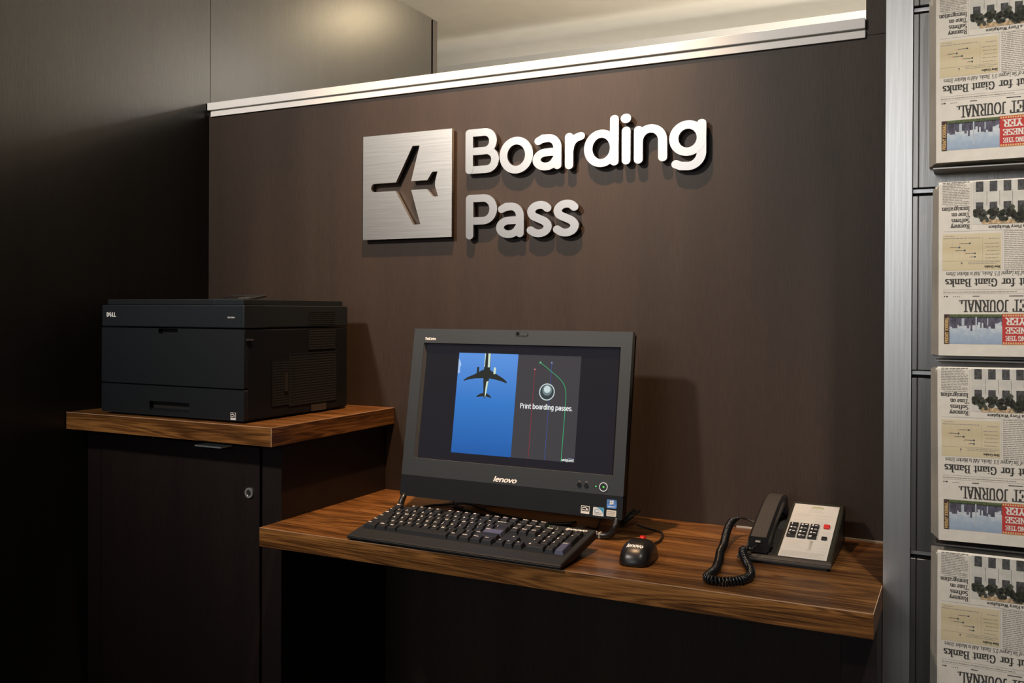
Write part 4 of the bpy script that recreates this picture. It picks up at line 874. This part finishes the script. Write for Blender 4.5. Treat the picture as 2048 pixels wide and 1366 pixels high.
# everything on the page is laid out in page metres: origin bottom-left as it hangs, x right, z up; printing is upside down
def page_mats():
    def ramp_mat(name, stops, coord='Z', noise=0, scale=60, zr=(0, 1)):
        m, nt, b = new_mat(name); tc = N(nt, 'ShaderNodeTexCoord'); sp = N(nt, 'ShaderNodeSeparateXYZ'); rp = N(nt, 'ShaderNodeValToRGB')
        e = rp.color_ramp.elements; e[0].position, e[0].color = stops[0][0], (*stops[0][1], 1); e[1].position, e[1].color = stops[-1][0], (*stops[-1][1], 1)
        for p, c in stops[1:-1]: k = e.new(p); k.color = (*c, 1)
        mr = N(nt, 'ShaderNodeMapRange'); mr.inputs['From Min'].default_value = zr[0]; mr.inputs['From Max'].default_value = zr[1]
        nt.links.new(tc.outputs['Object'], sp.inputs[0]); nt.links.new(sp.outputs[coord], mr.inputs['Value']); src = mr.outputs[0]
        if noise:
            nz = N(nt, 'ShaderNodeTexNoise'); nz.inputs['Scale'].default_value = scale; nz.inputs['Detail'].default_value = 4; nt.links.new(tc.outputs['Object'], nz.inputs['Vector'])
            ma = N(nt, 'ShaderNodeMath', operation='MULTIPLY_ADD'); ma.inputs[1].default_value = noise; nt.links.new(nz.outputs['Fac'], ma.inputs[0]); nt.links.new(src, ma.inputs[2]); src = ma.outputs[0]
            sb = N(nt, 'ShaderNodeMath', operation='SUBTRACT'); sb.inputs[1].default_value = noise / 2; nt.links.new(src, sb.inputs[0]); src = sb.outputs[0]
        nt.links.new(src, rp.inputs[0]); nt.links.new(rp.outputs[0], b.inputs['Base Color']); b.inputs['Roughness'].default_value = .85; return m
    return dict(sky=ramp_mat('print_sky', [(0, (.25, .32, .42)), (.35, (.33, .40, .48)), (.6, (.52, .55, .57)), (1, (.34, .41, .48))], noise=.6, scale=120, zr=(.017, .0598)),
                build=plain('print_towers', (.075, .07, .10), .85, noise=.6, nscale=350, stretch=(1, 1, .25)), park=plain('print_park', (.075, .10, .04), .85, noise=.6, nscale=700),
                tower=plain('print_tower_pale', (.38, .42, .46), .85), red=plain('print_red', (.42, .035, .03), .85), gold=plain('print_gold', (.62, .42, .18), .85), white=plain('print_white', (.64, .60, .54), .85),
                bar=plain('print_bar', (.05, .025, .022), .85), chart=ramp_mat('print_chart', [(0, (.52, .44, .28)), (.4, (.56, .48, .32)), (.6, (.50, .42, .26)), (1, (.56, .48, .33))], zr=(.1228, .1755)),
                wall=plain('photo_wall', (.50, .48, .43), .85, noise=.12, nscale=60), wind=plain('photo_window', (.055, .055, .055), .85, noise=.6, nscale=200),
                tree=plain('photo_tree', (.045, .048, .035), .9, noise=.8, nscale=240), sand=plain('photo_sand', (.40, .29, .17), .9, noise=.5, nscale=220), pink=plain('chart_pink', (.62, .34, .28), .85), navy=plain('chart_dot', (.05, .06, .08), .85))
PM = page_mats()
PH_, PW_ = .2515, .285
LAY = []   # (name, MB, mat)
def lay(name, mat): m = MB(); LAY.append((name, m, mat)); return m
def fl(x, z, lvl=1): return (x, -.00015 * lvl, z)
def prect(m, x0, x1, z0, z1, lvl=1): m.poly([fl(x0, z0, lvl), fl(x1, z0, lvl), fl(x1, z1, lvl), fl(x0, z1, lvl)])
def ud(xr, zb, lvl=2):  # upside-down text frame: starts at xr going left, baseline zb going down
    return lambda x, y: fl(xr - x, zb - y, lvl)
m = lay('skyline_picture', PM['sky']); prect(m, .0142, .0816, .0170, .0598)
m = lay('skyline_park', PM['park']); prect(m, .0142, .0816, .0545, .0598, 2)
m = lay('skyline_towers', PM['build']); rnd = random.Random(5); x = .0145
while x < .081:
    w2 = rnd.uniform(.0018, .0042); h2 = rnd.uniform(.006, .017) + (.004 if .03 < x < .05 else 0); prect(m, x, min(.0816, x + w2), .0560 - h2, .0560, 2); x += w2 * .95
m = lay('skyline_tall_tower', PM['tower']); prect(m, .0478, .0496, .0225, .0560, 3); prect(m, .0300, .0335, .0430, .0540, 3); prect(m, .0625, .0640, .0440, .0540, 3)
m = lay('section_bar', PM['bar']); prect(m, .0072, .0142, .0166, .0598)
m = lay('section_bar_lettering', PM['gold']); nib_text(m, 'FRIDAY JOURNAL.', lambda x, y: fl(.0128 - y, .0180 + x, 2), .0385, .0042, .18, .07)
m = lay('red_banner', PM['red']); prect(m, .0816, .1750, .0166, .0606)
m = lay('red_banner_lettering', PM['white'])
nib_text(m, 'YER', ud(.1100, .0545), .0240, .0095, .19, .11); nib_text(m, 'NESE', ud(.1115, .0410), .0255, .0080, .19, .11); nib_text(m, 'ING THE', ud(.1125, .0288), .0265, .0062, .19, .11)
m = lay('red_banner_border', PM['gold'])
for z in (.0190, .0580):
    for k in range(30): prect(m, .0825 + k * .0030, .0845 + k * .0030, z - .0012, z + .0012, 2)
for z in (.0168, .0600): prect(m, .0820, .1745, z, z + .0005, 2)
m = lay('masthead', NINK); nib_text(m, 'JOURNAL.', ud(.0900, .0797), .0640, .0160, .16, .07); nib_text(m, 'STREET', ud(.1480, .0800), .0530, .0160, .16, .07)
m = lay('dateline', NINK)
for k in range(4): prect(m, .0190 + k * .0024, .0201 + k * .0024, .0845, .0855)
prect(m, .0070, .0085, .0845, .0862); prect(m, .0095, .0125, .0845, .0862); prect(m, .0440, .0530, .0850, .0862); prect(m, .0900, .1080, .0850, .0862)
m = lay('page_rules', NGREY)
for z in (.0890, .0948, .1790): prect(m, .0060, .2780, z, z + .0003)
prect(m, .0418, .0421, .1800, .2480); prect(m, .0812, .0815, .1225, .1775)
m = lay('headline', NINK); nib_text(m, 'Banks', ud(.0420, .1105), .0335, .0108, .17, .06); nib_text(m, 'Giant', ud(.0755, .1105), .0290, .0108, .17, .06); nib_text(m, 'for', ud(.0970, .1103), .0165, .0108, .17, .06); nib_text(m, 'Cut', ud(.1220, .1103), .0195, .0108, .17, .06)
m = lay('subheadline', NINK); nib_text(m, 'Five of Six Largest U.S. Banks, Add to Market Jitters', ud(.1190, .1205), .1090, .0055, .12, .05, 0, .2)
m = lay('chart_panel', PM['chart']); prect(m, .0050, .0800, .1228, .1755)
m = lay('chart_rules', NGREY); prect(m, .0566, .0569, .1377, .1700, 2); prect(m, .0060, .0790, .1365, .1367, 2)
for k in range(5): prect(m, .0180 + .0085 * k, .0181 + .0085 * k, .1390, .1690, 2)
ser = [(.0470, .0405, .1420), (.0470, .0342, .1470), (.0338, .0212, .1515), (.0272, .0145, .1560), (.0405, .0275, .1615)]
m = lay('chart_bars', PM['navy'])
def pdot(m, x, z, r_, lvl=3): m.poly([fl(x + r_ * math.cos(2 * PI * i / 10), z + r_ * math.sin(2 * PI * i / 10), lvl) for i in range(10)])
for a, b, z in ser: prect(m, b, a, z - .0003, z + .0003, 2); pdot(m, a, z, .0012)
pdot(m, .0300, .1335, .0010)
m = lay('chart_start_dots', PM['pink'])
for a, b, z in ser: pdot(m, b, z, .0010)
pdot(m, .0300, .1310, .0008)
m = lay('chart_title', NINK); nib_text(m, 'New Grades', ud(.0790, .1290), .0200, .0034, .2, .09)
m = lay('side_headline', NINK)
nib_text(m, 'Romney', ud(.0402, .1888), .0245, .0062, .17, .06); nib_text(m, 'Softens', ud(.0402, .1970), .0235, .0062, .17, .06); nib_text(m, 'Tone on', ud(.0402, .2055), .0235, .0062, .17, .06); nib_text(m, 'Immigration', ud(.0402, .2140), .0360, .0062, .17, .06)
m = lay('photo_caption', NINK); nib_text(m, 'om a Fiery Workplace', ud(.1190, .1856), .0550, .0042, .17, .06)
m = lay('news_photo', PM['wall']); prect(m, .0440, .1560, .1880, .2495)
m = lay('photo_sand', PM['sand']); prect(m, .0560, .1560, .1880, .1945, 2)
m = lay('photo_windows', PM['wind'])
for k in range(7):
    x = .0480 + .0175 * k
    prect(m, x, x + .0095, .2345, .2492, 2)
    prect(m, x, x + .0095, .2050, .2195, 2)
m = lay('photo_trees', PM['tree'])
rnd = random.Random(9)
for k in range(95):
    x = .0465 + .107 * rnd.random(); z = .1925 + .0150 * rnd.random() + (.006 if k % 4 == 0 else 0); r_ = rnd.uniform(.0018, .0056)
    m.poly([fl(min(.156, max(.0441, x + r_ * (1 + .3 * rnd.uniform(-1, 1)) * math.cos(2 * PI * i / 9))), max(.1882, z + r_ * (1 + .3 * rnd.uniform(-1, 1)) * math.sin(2 * PI * i / 9)), 3) for i in range(9)])
for k in range(6):
    x = .062 + .016 * k; prect(m, x, x + .0003, .2150, .2350, 3)
LAYM = []
for nm, m, mt in LAY:
    me = bpy.data.meshes.new(nm); me.from_pydata(m.v, [], m.f); me.materials.append(mt); LAYM.append((nm, me))
tmp = dash_rows('body_text', NGREY, None, Matrix(), [(.0050, .0400, .2192, .2498, 14, .0010), (.0835, .1180, .1228, .1775, 22, .0010), (.1200, .2700, .1228, .1775, 22, .0010), (.1600, .2750, .1850, .2490, 26, .0010),
    (.0600, .0780, .1400, .1400, 1, .0009), (.0600, .0780, .1452, .1452, 1, .0009), (.0620, .0780, .1505, .1505, 1, .0009), (.0600, .0780, .1557, .1557, 1, .0009), (.0590, .0780, .1608, .1608, 1, .0009), (.0640, .0780, .1675, .1675, 1, .0009),
    (.0060, .0540, .1690, .1690, 1, .0010), (.0080, .0240, .1722, .1722, 1, .0008), (.0380, .0790, .1322, .1345, 2, .0008), (.0090, .0390, .2165, .2165, 1, .0008), (.0062, .1080, .0918, .0918, 1, .0010)], 11, lambda x, y: fl(x, y, 1.5))
TXT = tmp.data; bpy.data.objects.remove(tmp)
def slab_mesh(th, wd, ht, flare=0.0):
    """folded paper: rounded fold along the top, cut edges below; front face at y=0, going back to y=th"""
    prof = [(0, 0), (0, ht - th / 2)] + [(th / 2 - th / 2 * math.cos(R(a)), ht - th / 2 + th / 2 * math.sin(R(a))) for a in (30, 60, 90, 120, 150)] + [(th, ht - th / 2), (th, 0)]
    n = len(prof); vs = [(x, y, z) for x in (0, wd) for y, z in prof]
    fs = [tuple(range(n)), tuple(range(n, 2 * n))[::-1]] + [(i, n + i, n + (i + 1) % n, (i + 1) % n) for i in range(n)]
    me = bpy.data.meshes.new('newspaper'); me.from_pydata(vs, [], fs)
    bm = bmesh.new(); bm.from_mesh(me); bmesh.ops.recalc_face_normals(bm, faces=bm.faces); bm.to_mesh(me); bm.free()
    return me
ORI = [(-.0400, 1.3825), (-.0353, 1.1030), (-.0338, .8350), (-.0345, .5680), (-.0360, 1.660)]
ORD = ['uppermost visible', 'second', 'third', 'lowest visible']
WHICH = ['above the row level with the sign', 'at the height of the computer screen', 'beside the telephone', 'below the desk level']
YN = -.3350; TH = .0072
SLABF = slab_mesh(.0080, PW_, PH_); SLABF.materials.append(PAPER)
for si in range(4):
    ox, oz = ORI[si]; rnd = random.Random(20 + si); rot = [.006, .004, .012, .002][si]
    W0 = 'stack ' + ['level with the wall sign', 'level with the screen top', 'level with the telephone', 'below desk height'][si]
    f = bpy.data.objects.new('newspaper', SLABF); COL.objects.link(f); f.location = (ox, YN, oz); f.rotation_euler = (0, -rot, 0)
    tag(f, 'folded newspaper hung upside down, front copy of the ' + W0, 'newspaper', 'front newspapers on the slat wall')
    for nm, me in LAYM:
        o = bpy.data.objects.new(nm, me); COL.objects.link(o); o.parent = f
    o = bpy.data.objects.new('body_text', TXT); COL.objects.link(o); o.parent = f; o['kind'] = 'stuff'
    y = YN + .0082
    for k in range(6):
        th = .0062 + .0010 * rnd.random(); me = slab_mesh(th, PW_ - .002, PH_ - .002 - .003 * rnd.random()); me.materials.append(PAPEREDGE)
        b = bpy.data.objects.new('newspaper', me); COL.objects.link(b)
        b.location = (ox - .0022 - .0017 * k - .0010 * rnd.random(), y, oz - .0006 + .0008 * rnd.random()); b.rotation_euler = (0, -rot + rnd.uniform(-.003, .010), 0)
        tag(b, ['second', 'third', 'fourth', 'fifth', 'sixth', 'rearmost'][k] + ' folded newspaper from the front of the ' + W0, 'newspaper', 'newspapers in the ' + W0); y += th + .0002
    # ledge
    z1 = oz - .0022
    rk = empty('newspaper_ledge', (ox + .14, -.29, z1), label='thin dark metal ledge carrying the newspaper ' + W0, cat='rack', group='newspaper ledges')
    box('tray', ox - .004, ox + PW_ + .004, YN + .004, -.2795, z1 - .0060, z1 - .0042, STEEL, rk)
    box('stop', ox - .004, ox + PW_ + .004, -.2810, -.2795, z1 - .0050, z1 + .030, STEEL, rk)
